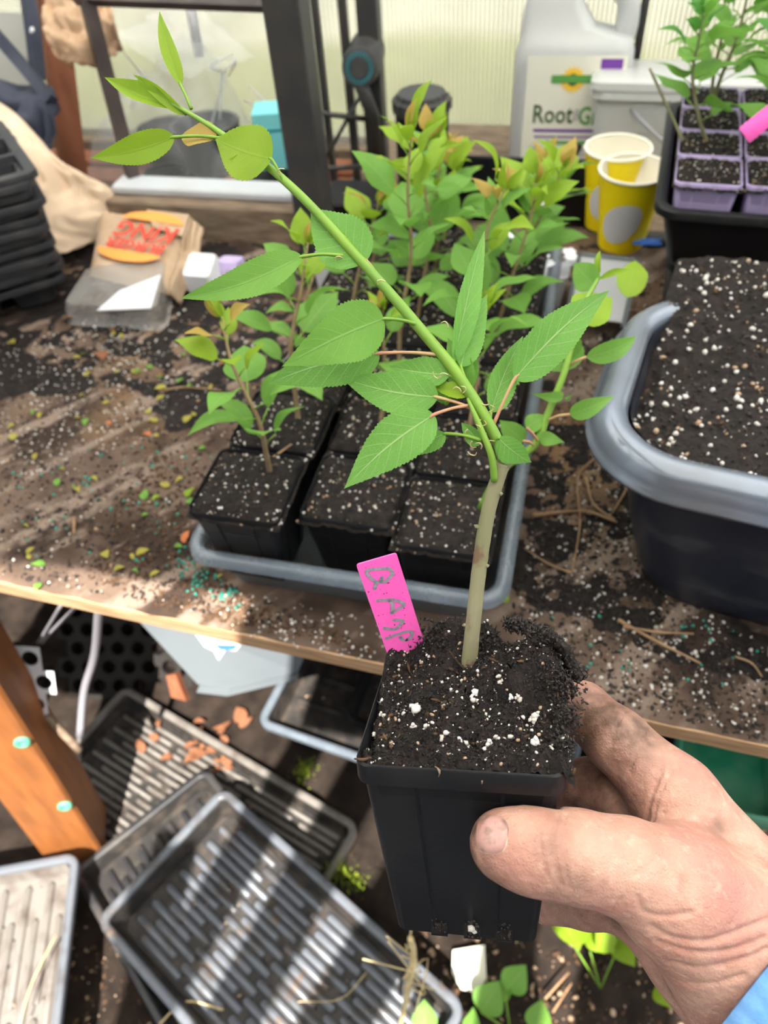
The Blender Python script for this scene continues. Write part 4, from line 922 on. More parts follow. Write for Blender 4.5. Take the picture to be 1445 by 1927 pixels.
for sgn, yc in ((-1, -.030), (1, .034)):
    mb = MB()
    P = [(x, yc, 0) for x in np.linspace(-.046, .046, 15)]+[(x, yc+sgn*.020*math.sqrt(max(0, 1-(x/.047)**2)), 0) for x in np.linspace(.046, -.046, 15)]
    mb.add(xf(TMx, P), [tuple(range(len(P)))] if sgn > 0 else [tuple(range(len(P)))[::-1]])
    mb.build('bun_print', 'orange_print', bag, smooth=False)
# ---- clamshell
A, B, C_, D = at(165, 498, .96), at(312, 482, .97), at(282, 598, .885), at(108, 572, .90); A[2] = B[2] = .72; 
A = on(160, 500, .725); B = on(318, 484, .725); C_ = on(300, 585, .712); D = on(112, 575, .712)
cl = thing('clamshell', (A+B+C_+D)/4, 'dirty clear plastic clamshell lying open side down before the takeaway bag', 'box'); c = (A+B+C_+D)/4
mb = MB(); rings = []
for s_, dz in ((1.06, -.026), (1.0, -.024), (.99, -.012), (.93, 0), (.86, .001)):
    q = [c+(p-c)*s_+np.array([0, 0, dz]) for p in (A, B, C_, D)]; rr = []
    for i in range(4):
        a_, b2 = q[i], q[(i+1) % 4]
        for t_ in (.08, .36, .64, .92): rr.append(a_+(b2-a_)*t_)
    rings.append(np.array(rr))
loft(mb, rings, False, True); o = mb.build('shell', 'clamshell', cl, sharp=50)
q = [on(232, 565, .705), on(308, 535, .708), on(290, 598, .700), on(190, 602, .700)]; mb = MB(); mb.add([p+np.array([0, 0, .014]) for p in q]+[p+np.array([0, 0, .0125]) for p in q], [(0, 1, 2, 3), (7, 6, 5, 4), (0, 4, 5, 1), (1, 5, 6, 2), (2, 6, 7, 3), (3, 7, 4, 0)])
mb.build('white_card', 'white', cl, smooth=False)
# ---- white tubs by the bag and among the seedlings
def tubby(px, py, zc, lean, m, label, r=.030, H=.055, cat='pot', sq=False):
    p = on(px, py, zc); t = thing('nursery_cup', p, label, cat, 'small white nursery cups'); Mx = frame(p, (1, 0, 0), lean); mb = MB(); f_ = (lambda a, z_: rrect(a, a, .006, z_, 4)) if sq else (lambda a, z_: circ(a, z_, 28))
    loft(mb, [f_(r, -H/2), f_(r*1.04, -H/2+.003), f_(r*.99, -H/2+.006), f_(r*.80, H/2-.002), f_(r*.76, H/2)], True, True, Mx); mb.build('cup_body', m, t, sharp=40); return t
tubby(388, 522, .705, (.2, -.35, .9), 'white', 'white nursery cup lying tipped behind the left seedlings', .024, .05, sq=True)
tubby(436, 515, .703, (.3, .2, .9), 'lavender', 'lavender nursery cup beside the tipped white one', .019, .038, sq=True)
def flower_pack(px, py, label, seed, w_=.03):
    rs = np.random.default_rng(seed); p = on(px, py, .70); t = thing('flower_pack', (p[0], p[1], .684), label, 'plant pack', 'white and purple bedding flower packs'); Mx = rotz(-.05, (p[0], p[1], .732))
    mb = MB(); loft(mb, [rrect(w_*.8, w_*.7, .004, -.045, 3), rrect(w_, w_*.85, .005, 0, 3), rrect(w_*.93, w_*.8, .004, 0, 3), rrect(w_*.9, w_*.77, .004, -.006, 3)], True, True, Mx); mb.build('pack', 'white', t, sharp=40)
    mb = MB(); m2 = MB()
    for k in range(9):
        c = xf(Mx, [(rs.uniform(-1, 1)*w_*1.1, rs.uniform(-1, 1)*w_, .006+.022*rs.random())])[0]; tgt, rr = (mb, .007) if k % 3 else (m2, .006)
        for q in range(5):
            a = q*2*math.pi/5; d = np.array([math.cos(a), math.sin(a), .25]); fm = frame(c+d*rr*.6, d, (0, 0, 1)); tgt.add(xf(fm, circ(rr*.62, 0, 7)), [tuple(range(7))])
    mb.build('white_flowers', 'petal_w', t, smooth=False)['kind'] = 'stuff'; m2.build('purple_flowers', 'petal_p', t, smooth=False)['kind'] = 'stuff'
flower_pack(632, 522, 'white pack with purple and white blooms behind the long drooping leaf', 1, .024)
flower_pack(960, 520, 'white pack with blooms left of centre behind the leafy seedlings', 2, .034)
flower_pack(1020, 545, 'white pack with purple blooms right of centre behind the seedlings', 3, .030)
p = on(1135, 545, .73); t = thing('white_label_card', p, 'white rectangular card in a dark frame right of the flower packs', 'card'); mb = MB(); Mx = frame(p, (1, -.1, 0), (0, -.75, .66)); bbox_(mb, (-.032, -.034, -.001), (.028, .034, .001), .0008, Mx); mb.build('card', 'white', t, smooth=False)
mb = MB()
for q in ((-.036, -.038, -.032, .038), (.028, -.038, .033, .038), (-.036, .034, .033, .038)): box(mb, (q[0], q[1], -.002), (q[2], q[3], .002), Mx)
mb.build('card_frame', 'bucket', t, smooth=False)
mb = MB(); a = on(735, 395, .70); bbox_(mb, (-.10, -.04, -.02), (.10, .04, .02), .004, rotz(0, (a[0], a[1]+.01, .70))); tag(mb.build('black_box', 'black_plastic', smooth=False), 'low black box behind the seedlings near the thick post', 'box')
mb = MB(); bbox_(mb, (-.04, -.012, -.012), (.04, .012, .012), .003, rotz(0, on(1195, 455, .69))); tag(mb.build('blue_bits_tray', 'metal_dark', smooth=False), 'thin dark strip lying right of the nearer cup base', 'strip')
mb = MB(); 
for k in range(14): tube(mb, smoothline([on(1190+rng.random()*55, 450+rng.random()*12, .705) for _ in range(3)], 3), .0014, 5)
tag(mb.build('blue_twine', 'blue_print'), 'tangle of light blue twine on the dark strip', 'twine')
# grey pebbled edge piece & stakes behind tub
mb = MB(); tube(mb, smoothline([on(1262, 500, .72), on(1283, 520, .72), on(1288, 560, .75)], 4), .006, 6); tag(mb.build('grey_stake', 'metal_grey'), 'short bent grey stake by the front of the black crate', 'stake')
mb = MB(); a, b_, c = on(1185, 640, .70), on(1240, 600, .72), on(1258, 556, .76); mb.add([a, b_, c, a+V3((.006, .01, .0)), b_+V3((.006, .01, 0)), c+V3((.006, .01, 0))], [(0, 1, 2), (5, 4, 3), (0, 3, 4, 1), (1, 4, 5, 2), (2, 5, 3, 0)]); tag(mb.build('plastic_shard', 'bucket', smooth=False), 'grey plastic shard sticking up behind the tub corner', 'shard')

# ================================================================ UNDER THE BENCH
def flat_tray(corner, xdir, L, W, zrim, label, body='tray_grey', ribm='tray_grey', floor='tray_floor', H=.045, tilt=0, ribrows=9, seed=1, seglen=.085, rim_only=False):
    """flat nursery tray: corner = world xy of one rim corner, xdir = unit direction of the long side; W side is to the left/right by sign"""
    x = V3((xdir[0], xdir[1], tilt)); x /= np.linalg.norm(x); y = np.array([-x[1], x[0], 0])*(1 if W > 0 else -1); y /= np.linalg.norm(y)
    c = V3((corner[0], corner[1], zrim)); W = abs(W); o = c+x*L/2+y*W/2; Mx = np.eye(4); Mx[:3, 0] = x; Mx[:3, 1] = y; Mx[:3, 2] = np.cross(x, y); Mx[:3, 3] = o
    if Mx[2, 2] < 0: Mx[:3, 1] *= -1; Mx[:3, 2] = np.cross(Mx[:3, 0], Mx[:3, 1])
    t = thing('flat_tray', o-np.array([0, 0, H]), label, 'tray')
    hx, hy = L/2, W/2
    mb = MB(); r = .016
    loft(mb, [rrect(hx-.020, hy-.020, r, -H, 5), rrect(hx-.018, hy-.018, r, -H+.002, 5), rrect(hx-.010, hy-.010, r, -.010, 5)], True, False, Mx, 0)
    loft(mb, [rrect(hx-.012, hy-.012, r, -.003, 5), rrect(hx-.0195, hy-.0195, r, -H+.003, 5)], False, True, Mx, 1)
    mb.build('tray_body', [body, floor], t, sharp=50)
    mb = MB(); closed_ring(mb, [(-.013, -.004), (-.012, 0), (-.009, .0012), (-.003, .0012), (-.0005, 0), (0, -.003), (0, -.010), (-.0015, -.010), (-.0018, -.003), (-.009, -.002), (-.011, -.010), (-.0125, -.010)], hx, hy, r+.006, Mx)
    mb.build('rim', body, t, sharp=60)
    rs = np.random.default_rng(seed); mb = MB(); zz = -H+.003; n = ribrows
    for k in range(n*2-1):
        yy = -hy+.030+(W-.060)*k/(n*2-2); x0 = -hx+.028+(0 if k % 2 else seglen*.3)
        hw = .0034 if ribrows > 8 else .0046
        while x0 < hx-.04:
            ln = seglen*(1 if rs.random() > .15 else 1.6); x1 = min(x0+ln, hx-.026)
            if x1-x0 > .02:
                loft(mb, [rrect((x1-x0)/2, hw*1.25, hw, zz-.001, 3)+np.array([(x0+x1)/2, yy, 0]), rrect((x1-x0)/2-.001, hw, hw, zz+.004, 3)+np.array([(x0+x1)/2, yy, 0]), rrect((x1-x0)/2-.0022, hw*.65, hw*.6, zz+.0052, 3)+np.array([(x0+x1)/2, yy, 0])], False, True, Mx)
            x0 = x1+(.014 if k % 2 else .012)
    mb.build('floor_ribs', ribm, t, sharp=60)
    mb = MB()
    for _ in range(260): blob(mb, xf(Mx, [(rs.uniform(-1, 1)*(hx-.03), rs.uniform(-1, 1)*(hy-.03), -H+.005)])[0], .0008+.003*rs.random()**3, int(rs.random() < .12), (1.3, .8, .5), .4)
    d_ = mb.build('dirt_crumbs', ['crumb', 'perlite_tan'], t); d_['kind'] = 'stuff'
    return t, Mx
def udir(a, b): d = (V3(b)-V3(a)); d[2] = 0; return d/np.linalg.norm(d)
a = on(420, 1478, .048); b_ = on(885, 1898, .048); s_ = on(180, 1752, .048)
T1, T1M = flat_tray(a, udir(a, b_), .475, -.250, .048, 'big dark grey ribbed flat tray lying diagonally on the floor, striped by sunlight', ribrows=8, seed=2)
a = on(150, 1602, .055); b_ = on(112, 1935, .055)
flat_tray(a, udir(a, b_), .50, -.30, .055, 'pale dusty ribbed flat tray at the lower left edge, grooves running away from the viewer', 'tray_grey', 'tray_pale', 'tray_pale', ribrows=8, seed=3, H=.03, seglen=.16)
a = on(318, 1425, -.005); b_ = on(130, 1610, -.005)
flat_tray(a, -udir(a, b_), .10, .10, -.5, 'x', seed=4) if False else None
c = on(132, 1640, 0)
flat_tray(c, udir(on(130, 1640, 0), on(300, 1945, 0)), .50, .25, .0, 'dark empty flat tray mostly hidden under the sun-striped one', 'dusty_plastic', 'dusty_plastic', 'tray_floor', ribrows=8, seed=5, H=.028)
a = on(235, 1288, -.028); b_ = on(700, 1565, -.028)
flat_tray(a, udir(a, b_), .53, -.27, -.028, 'old flat tray with brown leaf litter on its ribs under the bench edge', 'tray_pale', 'tray_pale', 'tray_floor', ribrows=9, seed=6, H=.03, seglen=.12)
a = on(548, 1235, .09); b_ = on(480, 1362, .09)
t, tm = flat_tray(b_, udir(b_, on(700, 1440, .09)), .50, .27, .09, 'clear edged flat tray full of black soil under the bench behind the held pot', 'clear_blue', 'tray_floor', 'tray_floor', ribrows=3, seed=7, H=.05)
# litter on the old tray
def litter(n, fn, name, label, cat, group, mats, lmin, lmax):
    for _ in range(n):
        p = fn(); a = U(0, 6.28); ln = U(lmin, lmax); d = np.array([math.cos(a), math.sin(a), U(-.1, .25)])*ln
        o = leaf_obj(p, p+d, (U(-.3, .3), U(-.3, .3), 1), None, random.choice(mats), random.randrange(4), U(.8, 1.3), name); tag(o, label, cat, group)
litter(26, lambda: on(U(262, 470), U(1345, 1450), -.045), 'dry_leaf', 'crumpled rust brown dry leaf lying on the old flat tray under the bench', 'leaf', 'dry leaves on the old tray', ['leaf_dry'], .014, .036)

# perforated black cell sheet standing behind
def hole_sheet(name, A, B, D, nx_, ny_, m, label, r_, cat='tray', thick=.012, hexa=True):
    A, B, D = V3(A), V3(B), V3(D); x = (B-A); y = (D-A); Lx, Ly = np.linalg.norm(x), np.linalg.norm(y); x /= Lx; y = y-x*(y@x); y /= np.linalg.norm(y); z = np.cross(x, y)
    if z @ camdir(A) < 0: z = -z
    Mx = np.eye(4); Mx[:3, 0] = x; Mx[:3, 1] = y; Mx[:3, 2] = z; Mx[:3, 3] = A
    mb = MB(); cx_, cy_ = Lx/nx_, Ly/ny_; K = 12
    for j in range(ny_):
        for i in range(nx_):
            off = (cx_/2 if j % 2 else 0) if hexa else 0; c = np.array([cx_*(i+.5)+off*.98, cy_*(j+.5), 0])
            a = np.arange(K)*2*math.pi/K+math.pi/K; cc = np.stack([np.cos(a), np.sin(a), 0*a], 1)
            sq = cc/np.maximum(abs(cc[:, :1]), abs(cc[:, 1:2]))*np.array([cx_/2, cy_/2, 1])
            rings = [c+sq, c+cc*r_, c+cc*r_*.94-np.array([0, 0, thick]), c+cc*r_*.75-np.array([0, 0, thick*2])]
            loft(mb, rings[:2], False, False, Mx, 0); loft(mb, rings[1:], False, False, Mx, 1)
            k0 = mb.add(xf(Mx, rings[-1]), [tuple(range(K))], 1)
    return tag(mb.build(name, [m, 'soil'], None, smooth=False), label, cat)  # hole walls take the dark soil colour to stand in for shade inside
hole_sheet('plug_tray', at(118, 1412, 1.44), at(565, 1412, 1.44), at(132, 1060, 1.40), 12, 10, 'shade_web', 'black plug tray of round holes leaning in the shade under the bench', .0135)
hole_sheet('plug_tray', at(-150, 1330, 1.02), at(92, 1347, 1.02), at(-118, 1214, .98), 6, 3, 'white', 'sunlit pale plug tray corner with hexagonal holes at the left under the bench', .0112)
# pale bucket
B0 = on(395, 1300, .30); t = thing('storage_bin', (B0[0], B0[1]+.06, .1), 'pale blue-grey plastic bin with a torn label under the bench', 'bin')
A, B, C_ = on(245, 1155, .36), on(560, 1215, .36), on(395, 1302, .20); 
q = [at(225, 1130, .93), at(372, 1288, 1.0), at(430, 1296, 1.0), at(560, 1265, .97), at(600, 1170, .90)]
back = [p+np.array([0.02, .16, .02]) for p in q]; mb = MB(); fr_ = np.array(q); bk = np.array(back)
ln = len(q); mb.add(np.concatenate([fr_, bk]), [tuple(range(ln))[::-1], tuple(range(ln, 2*ln))]+[(i, (i+1) % ln, (i+1) % ln+ln, i+ln) for i in range(ln)])
mb.build('bin_body', 'bucket', t, smooth=False)
n_ = np.cross(fr_[1]-fr_[0], fr_[3]-fr_[0]); n_ /= np.linalg.norm(n_); n_ = n_ if n_@camdir(fr_[0]) > 0 else -n_
def onface(px, py, off=.001):
    d = ray(px, py); tt = ((fr_[0]-CAM)@n_)/(d@n_); return CAM+d*tt+n_*off
mb = MB(); P = [onface(*p) for p in ((366, 1190), (458, 1208), (444, 1224), (425, 1222), (412, 1242), (402, 1224), (385, 1216))]; mb.add(P, [tuple(range(len(P)))]); mb.build('torn_label', 'white', t, smooth=False)
mb = MB(); P = [onface(*p, .0018) for p in ((402, 1211), (448, 1212), (442, 1221), (416, 1222))]; mb.add(P, [tuple(range(4))]); mb.build('label_print', 'blue_print', t, smooth=False)
mb = MB(); loft_r = [np.array([onface(x, y, z) for x, y in ((375, 1291), (430, 1297), (560, 1266), (562, 1272), (430, 1304), (372, 1297))]) for z in (-.002, .006)]; loft(mb, loft_r, True, True); mb.build('bin_lip', 'bucket', t, smooth=False)
# rods and stakes in the shade
for pts, m, lb, r_ in (([(188, 1110, .80), (178, 1230, .95), (158, 1300, 1.0), (150, 1385, 1.02)], 'metal_grey', 'pale metal rod standing in front of the black plug tray', .0052),
                    ([(120, 1130, .85), (75, 1205, 1.0), (55, 1235, 1.05)], 'metal_grey', 'thin wire slanting under the left end of the bench', .0022),
                    ([(150, 1135, .9), (95, 1190, 1.0), (55, 1238, 1.05)], 'metal_grey', 'second thin wire meeting the first near the pale plug tray', .0022),
                    ([(85, 1345, 1.02), (150, 1412, 1.05)], 'wood_grey', 'dull brown plastic stake lying beside the orange post', .0055)):
    mb = MB(); tube(mb, smoothline([at(*p) for p in pts], 5), r_, 8); tag(mb.build('metal_rod' if m == 'metal_grey' else 'plastic_stake', m), lb, 'rod')
mb = MB(); A, B, C_, D = [at(*p) for p in ((312, 1272, 1.08), (330, 1268, 1.08), (350, 1320, 1.10), (322, 1312, 1.10))]; mb.add([A, B, C_, D]+[p-V3((0, -.01, .01)) for p in (A, B, C_, D)], [(0, 1, 2, 3), (7, 6, 5, 4), (0, 4, 5, 1), (1, 5, 6, 2), (2, 6, 7, 3), (3, 7, 4, 0)]); tag(mb.build('wood_chip', 'wood_red', smooth=False), 'reddish wood chip standing behind the old flat tray', 'chip')
# more dark trays behind on the floor (shade)
mb = MB(); open_box(mb, .25, .12, .24, .11, .12, .02, .003, .006, .008, rotz(-.1, (.0, .62, .08))); tag(mb.build('black_tub', 'black_plastic', sharp=40), 'black tub in shade under the bench', 'tub')
# green pot at right
gp = on(1352, 1450, .30); t = thing('green_pot', (gp[0]+.03, gp[1]+.02, .22), 'dusty green plastic pot under the right end of the bench', 'pot'); mb = MB(); Mx = frame((gp[0]+.03, gp[1]+.035, .24), (1, 0, 0), (.25, -.1, 1))
loft(mb, [rrect(.05, .05, .008, -.09, 4), rrect(.066, .066, .01, .03, 4), rrect(.071, .071, .01, .031, 4), rrect(.071, .071, .01, .045, 4), rrect(.067, .067, .01, .045, 4), rrect(.055, .055, .01, -.05, 4)], True, True, Mx); mb.build('pot', 'green_pot', t, sharp=40)
# white paper scrap, straw, plants at lower right, moss
mb = MB(); P = [on(*p, -.040) for p in ((852, 1788), (912, 1778), (915, 1840), (900, 1868), (868, 1862), (850, 1830))]; mb.add(P+[p-V3((0, 0, .003)) for p in P], [tuple(range(6))[::-1], tuple(range(6, 12))]+[(i, (i+1) % 6, (i+1) % 6+6, i+6) for i in range(6)]); tag(mb.build('paper_scrap', 'paper_white', smooth=False), 'sunlit cream paper scrap on the floor below the held pot', 'paper')
mb = MB(); tube(mb, smoothline([at(772, 1765, .80), at(778, 1800, .83), at(766, 1870, .88), at(752, 1935, .92)], 4), [.0032, .0042, .003], 6)
for k in range(7): 
    a = at(U(750, 785), U(1770, 1900), .84); tube(mb, smoothline([a, a+rng.normal(size=3)*.012, a+rng.normal(size=3)*.03], 3), .0009, 4)
tag(mb.build('straw_stalk', 'straw'), 'pale straw stalk standing below the left corner of the held pot', 'straw')
W0 = [((1058, 1722), (1090, 1790), .02), ((1110, 1745), (1158, 1795), .02), ((1165, 1762), (1195, 1820), .0), ((905, 1905), (940, 1845), -.02), ((940, 1880), (962, 1842), -.02), ((952, 1862), (990, 1815), -.01), ((1010, 1940), (1020, 1880), .0), ((800, 1940), (798, 1880), .05), ((880, 1945), (890, 1895), .0), ((1150, 1790), (1120, 1742), .03), ((1075, 1770), (1105, 1725), .03), ((1240, 1850), (1270, 1900), -.02)]
pl = thing('floor_weed', on(1080, 1800, FZ), 'low weed with round sunlit yellow-green leaves on the floor under the hand', 'weed')
p2 = thing('floor_weed', on(940, 1900, FZ), 'small weed sprouting at the bottom edge by the flat tray corner', 'weed')
for (b0, t0, z_) in W0:
    par = pl if b0[0] > 1030 else p2
    leaf_obj(on(*b0, z_), on(*t0, z_+.01), camdir(on(*b0, z_))+rng.normal(size=3)*.3, par, 'leaf_young' if b0[0] > 1030 else 'leaf_mid', 2, 1.35)
for par, L_ in ((pl, [((1130, 1860), (1110, 1790)), ((1130, 1860), (1160, 1790)), ((1130, 1860), (1080, 1780))]), (p2, [((960, 1940), (905, 1905)), ((960, 1940), (950, 1870)), ((960, 1940), (1010, 1930))])):
    mb = MB()
    for a, b_ in L_: tube(mb, smoothline([on(*a, FZ), on((a[0]+b_[0])/2, (a[1]+b_[1])/2, -.02), on(*b_, .0)], 4), .0013, 5)
    mb.build('stem', 'stem_green', par)
def moss(pts, z_, label, n=160, r_=.020):
    mb = MB()
    for px, py in pts:
        c = on(px, py, z_)
        for _ in range(n//len(pts)):
            d = rng.normal(size=3)*np.array([1, 1, .3])*r_*.5; b_ = c+d; tip = b_+np.array([rng.normal()*.003, rng.normal()*.003, .004+.008*rng.random()])
            s = rng.normal(size=3); s /= np.linalg.norm(s); mb.add([b_-s*.0012, b_+s*.0012, tip], [(0, 1, 2)])
    o = mb.build('moss_clump', 'moss', None, smooth=False); tag(o, label, 'moss'); o['kind'] = 'stuff'
moss([(490, 1868), (505, 1905), (530, 1880)], -.025, 'moss growing on the ribs of the sun-striped tray near the bottom edge', 420, .018)
moss([(572, 1450)], .015, 'moss tuft on the end of the old flat tray', 200, .02); moss([(640, 1640), (665, 1660)], -.03, 'moss in the gap right of the sun-striped tray', 260, .02)
mb = MB()
for _ in range(1500):
    p = on(U(780, 1445), U(1480, 1990), FZ+.012); p[2] = FZ+.012*fbm(p[0], p[1], 7)+.004*fbm(p[0], p[1], 30, 3)+.001
    blob(mb, p, .001+.005*rng.random()**3, int(rng.random() < .35), (1.2, .9, .6), .4)
for _ in range(300):
    p = on(U(130, 420), U(1720, 1960), FZ); p[2] = FZ+.012*fbm(p[0], p[1], 7)+.004*fbm(p[0], p[1], 30, 3)+.001
    blob(mb, p, .001+.004*rng.random()**3, int(rng.random() < .3), (1.2, .9, .6), .4)
o = mb.build('floor_debris', ['crumb_brown', 'perlite_tan']); tag(o, 'brown crumbs and grit scattered over the floor among the trays', 'debris'); o['kind'] = 'stuff'
for pts in ([(1075, 1850), (1040, 1905)], [(1025, 1880), (1070, 1830)]):
    mb = MB(); tube(mb, smoothline([on(*p, FZ+.02) for p in pts], 4), .0018, 5); tag(mb.build('floor_twig', 'twig'), 'small dry twig on the floor under the hand', 'twig', 'twigs on the floor')
for pts, lb in (([(105, 1760), (60, 1850), (35, 1935)], 'dry stalk lying across the pale flat tray'), ([(300, 1927), (350, 1885), (420, 1900)], 'dry stalk lying on the near corner of the sun-striped tray'), ([(690, 1830), (640, 1880), (560, 1885)], 'hair-thin root strand lying across the sun-striped tray')):
    mb = MB(); tube(mb, smoothline([on(*p, .06 if pts[0][0] < 200 else .012) for p in pts], 5), .0014 if pts[0][0] != 690 else .0007, 5); tag(mb.build('dry_stalk', 'straw'), lb, 'stalk')

# ================================================================ HELD POT AND ITS SEEDLING
HM = np.eye(4); HM[:3, :3] = np.array([[0.9904, -0.0693, -0.1198], [0.1182, 0.8735, 0.4723], [0.0719, -0.482, 0.8732]]); HM[:3, 3] = (-.0181, .1404, .928)
HI = np.linalg.inv(HM)
def hloc(px, py, zl):
    o = xf(HI, [CAM])[0]; d = HI[:3, :3] @ ray(px, py); return o+d*((zl-o[2])/d[2])
HELD = thing('potted_seedling', HM[:3, 3]-HM[:3, 2]*.088, 'black square pot held in the hand with a tall leaning leafy seedling', 'potted plant')
mb = MB(); make_pot(mb, .075, .0553, .088, HM, .0085, .006, .0012); hp = mb.build('pot', 'black_plastic', HELD, sharp=40)
mb = MB(); fz = lambda q: -.088+q
for xo in (-.0105, .0025, .0150):
    yy = -(.0553/2+(.0375-.0553/2-.002)*(.006/.0795))
    box(mb, (xo-.0028, yy+.0000, -.086), (xo+.0028, yy+.002, -.077), HM)
mb.build('drainage_slot', 'soil', hp, smooth=False)
mb = MB()
for xo in (-.0105, .0025, .0150):
    yy = -(.0553/2+.0004); 
    for a, b_ in (((xo-.0033, -.0868), (xo+.0033, -.0862)), ((xo-.0033, -.0770), (xo+.0033, -.0764)), ((xo-.0033, -.0868), (xo-.0027, -.0764)), ((xo+.0027, -.0868), (xo+.0033, -.0764))):
        box(mb, (a[0], yy-.0002, a[1]), (b_[0], yy+.0012, b_[1]), HM)
mb.build('slot_frame', 'black_plastic', hp, smooth=False)
mb = MB()
for _ in range(60): blob(mb, xf(HM, [(random.choice((-.0105, .0025, .0150))+U(-.0026, .0026), -.0553/2-.0006, U(-.086, -.077))])[0], U(.0003, .0008), 0, jit=.4)
blob(mb, xf(HM, [(.0025, -.0285, -.0810)])[0], .0016, 1); blob(mb, xf(HM, [(.0033, -.0285, -.0823)])[0], .0012, 1)
stuff(mb.build('soil_in_slots', ['crumb', 'perlite'], hp))
def heap(x, y):
    e = max(abs(x), abs(y))/.0375
    h = .0035*(1-e**4)+.0042*fbm(x, y, 42, 2)+.0030*fbm(x, y, 120, 6)+.0018*fbm(x, y, 300, 8)
    back = min(1, max(0, (y+.002)/.034)); h += .008*back
    h += .012*math.exp(-(((x+.010)/.009)**2+((y-.033)/.008)**2)) + .009*math.exp(-(((x-.008)/.006)**2+((y-.036)/.006)**2))
    h += .011*math.exp(-(((x-.030)/.012)**2+((y-.020)/.018)**2)) + .006*math.exp(-(((x-.012)/.016)**2+((y-.010)/.014)**2))
    h -= .006*math.exp(-(((x+.036)/.005)**2+((y+.016)/.022)**2)) + .005*math.exp(-(((x+.018)/.013)**2+((y+.033)/.007)**2))
    h -= .0065*math.exp(-(((x+.024)/.009)**2+((y-.026)/.012)**2))
    if x > .036: h -= .9*(x-.036)
    if y > .036: h -= 1.2*(y-.036)
    if y < -.034: h -= 1.0*(-.034-y)
    if x < -.034: h -= 1.2*(-.034-x)
    return h
mb = MB(); heightgrid(mb, -.0365, .0400, -.0358, .0395, 190, 170, heap, HM)
def hs(x=None, y=None, dz=.0004):
    x = U(-.0355, .0395) if x is None else x; y = U(-.0352, .038) if y is None else y; return xf(HM, [(x, y, heap(x, y)+dz)])[0]
scatter(mb, 9000, hs, .0002, .00095, 1, (1, .6, .45), True, .5)
for _ in range(1800):                       # fine fibres sticking up out of the peat
    p = hs(dz=0); d = xf(HM, [(rng.normal(), rng.normal(), .5+rng.random())])[0]-HM[:3, 3]; d /= np.linalg.norm(d); L_ = .0008+.0026*rng.random()**2; s = np.cross(d, rng.normal(size=3)); s /= np.linalg.norm(s)
    mb.add([p-s*.00016, p+s*.00016, p+d*L_*.6+s*.0001+rng.normal(size=3)*.0003, p+d*L_+rng.normal(size=3)*.0006], [(0, 1, 2), (1, 3, 2), (0, 2, 3)], 1)
# dark curled clump standing on the back right, and crumbs clinging to rim and right side
cl_ = smoothline([at(1085, 1275, .300), at(1062, 1222, .300), at(1030, 1195, .298), at(990, 1180, .296), at(955, 1172, .295)], 8)
for p in cl_:
    for _ in range(24): blob(mb, p+rng.normal(size=3)*np.array([.0011, .0011, .0012]), U(.0004, .0016), 1, (1.4, .6, .5), .5, True)
tube(mb, cl_, [.0030, .0026, .0022, .0017, .0010], 7, 0, wob=.5)
for c, n, sg in ((at(820, 1205, .322), 420, .0042), (at(1052, 1290, .29), 500, .0040), (at(1070, 1350, .275), 220, .0024), (at(1062, 1400, .262), 120, .0020), (at(915, 1212, .317), 160, .0024), (at(870, 1195, .322), 140, .003)):
    for _ in range(n): blob(mb, c+rng.normal(size=3)*sg, U(.0003, .0012), 1, (1.3, .7, .5), .5, True)
hsoil = mb.build('soil', ['soil', 'crumb'], HELD)
mb = MB()
scatter(mb, 340, lambda: hs(dz=.0005), .00025, .0009, 0, (1, .8, .8)); scatter(mb, 130, lambda: hs(dz=.0005), .0003, .0011, 1, (1, .8, .6))
for px, py, r_ in ((783, 1333, .0026), (835, 1332, .0017), (890, 1310, .0024), (896, 1316, .002), (868, 1422, .0018), (925, 1392, .0020), (930, 1385, .0015), (1002, 1282, .0018), (1010, 1292, .0012), (1058, 1455, .0015), (963, 1440, .0020), (1010, 1418, .0018), (992, 1424, .0014), (915, 1420, .0016), (905, 1430, .0012), (832, 1395, .0020), (705, 1378, .0013), (720, 1344, .0014), (760, 1345, .0012), (975, 1329, .0015), (800, 1372, .0012), (778, 1378, .0012), (690, 1435, .0012), (940, 1277, .0014), (960, 1282, .0012), (1000, 1370, .0013), (1015, 1402, .0013), (918, 1355, .0012), (850, 1300, .0011)):
    l = hloc(px, py, .006); l = hloc(px, py, heap(l[0], l[1])); p = xf(HM, [(l[0], l[1], heap(l[0], l[1])+r_*.5)])[0]
    for q in range(4): blob(mb, p+rng.normal(size=3)*r_*.45, r_*U(.5, .85), 0, (1, .85, .8), .3)
stuff(mb.build('perlite', ['perlite', 'perlite_tan'], hsoil))
mb = MB()
for _ in range(46): 
    p = hs(dz=.0009); q = p+rng.normal(size=3)*.0022; tube(mb, [p, (p+q)/2+rng.normal(size=3)*.0003, q], [.0004, .0007, .0003], 5)
for pts in ([(845, 1225), (865, 1250), (885, 1268)], [(925, 1250), (900, 1272), (890, 1285)]): 
    tube(mb, smoothline([at(*p, .309) for p in pts], 5), .0003, 5)
stuff(mb.build('bark_bits', 'crumb_brown', hsoil))
mb = MB()
for px, py, s_ in ((822, 1452, .0042), (905, 1470, .003)):
    p = at(px, py, .262); Mx = frame(p, (.2, -.3, .9), camdir(p)); v = circ(s_, 0, 10, s_*.45); v = v[:, [0, 1, 2]]; v[:, 2] = .0006*np.sin(v[:, 0]*900); mb.add(xf(Mx, np.concatenate([v, v-np.array([0, 0, .0004])])), [tuple(range(10)), tuple(range(19, 9, -1))]+[(i, i+10, (i+1) % 10+10, (i+1) % 10) for i in range(10)])
mb.build('dry_scale', 'leaf_dry' if False else 'wood_grey', hsoil)

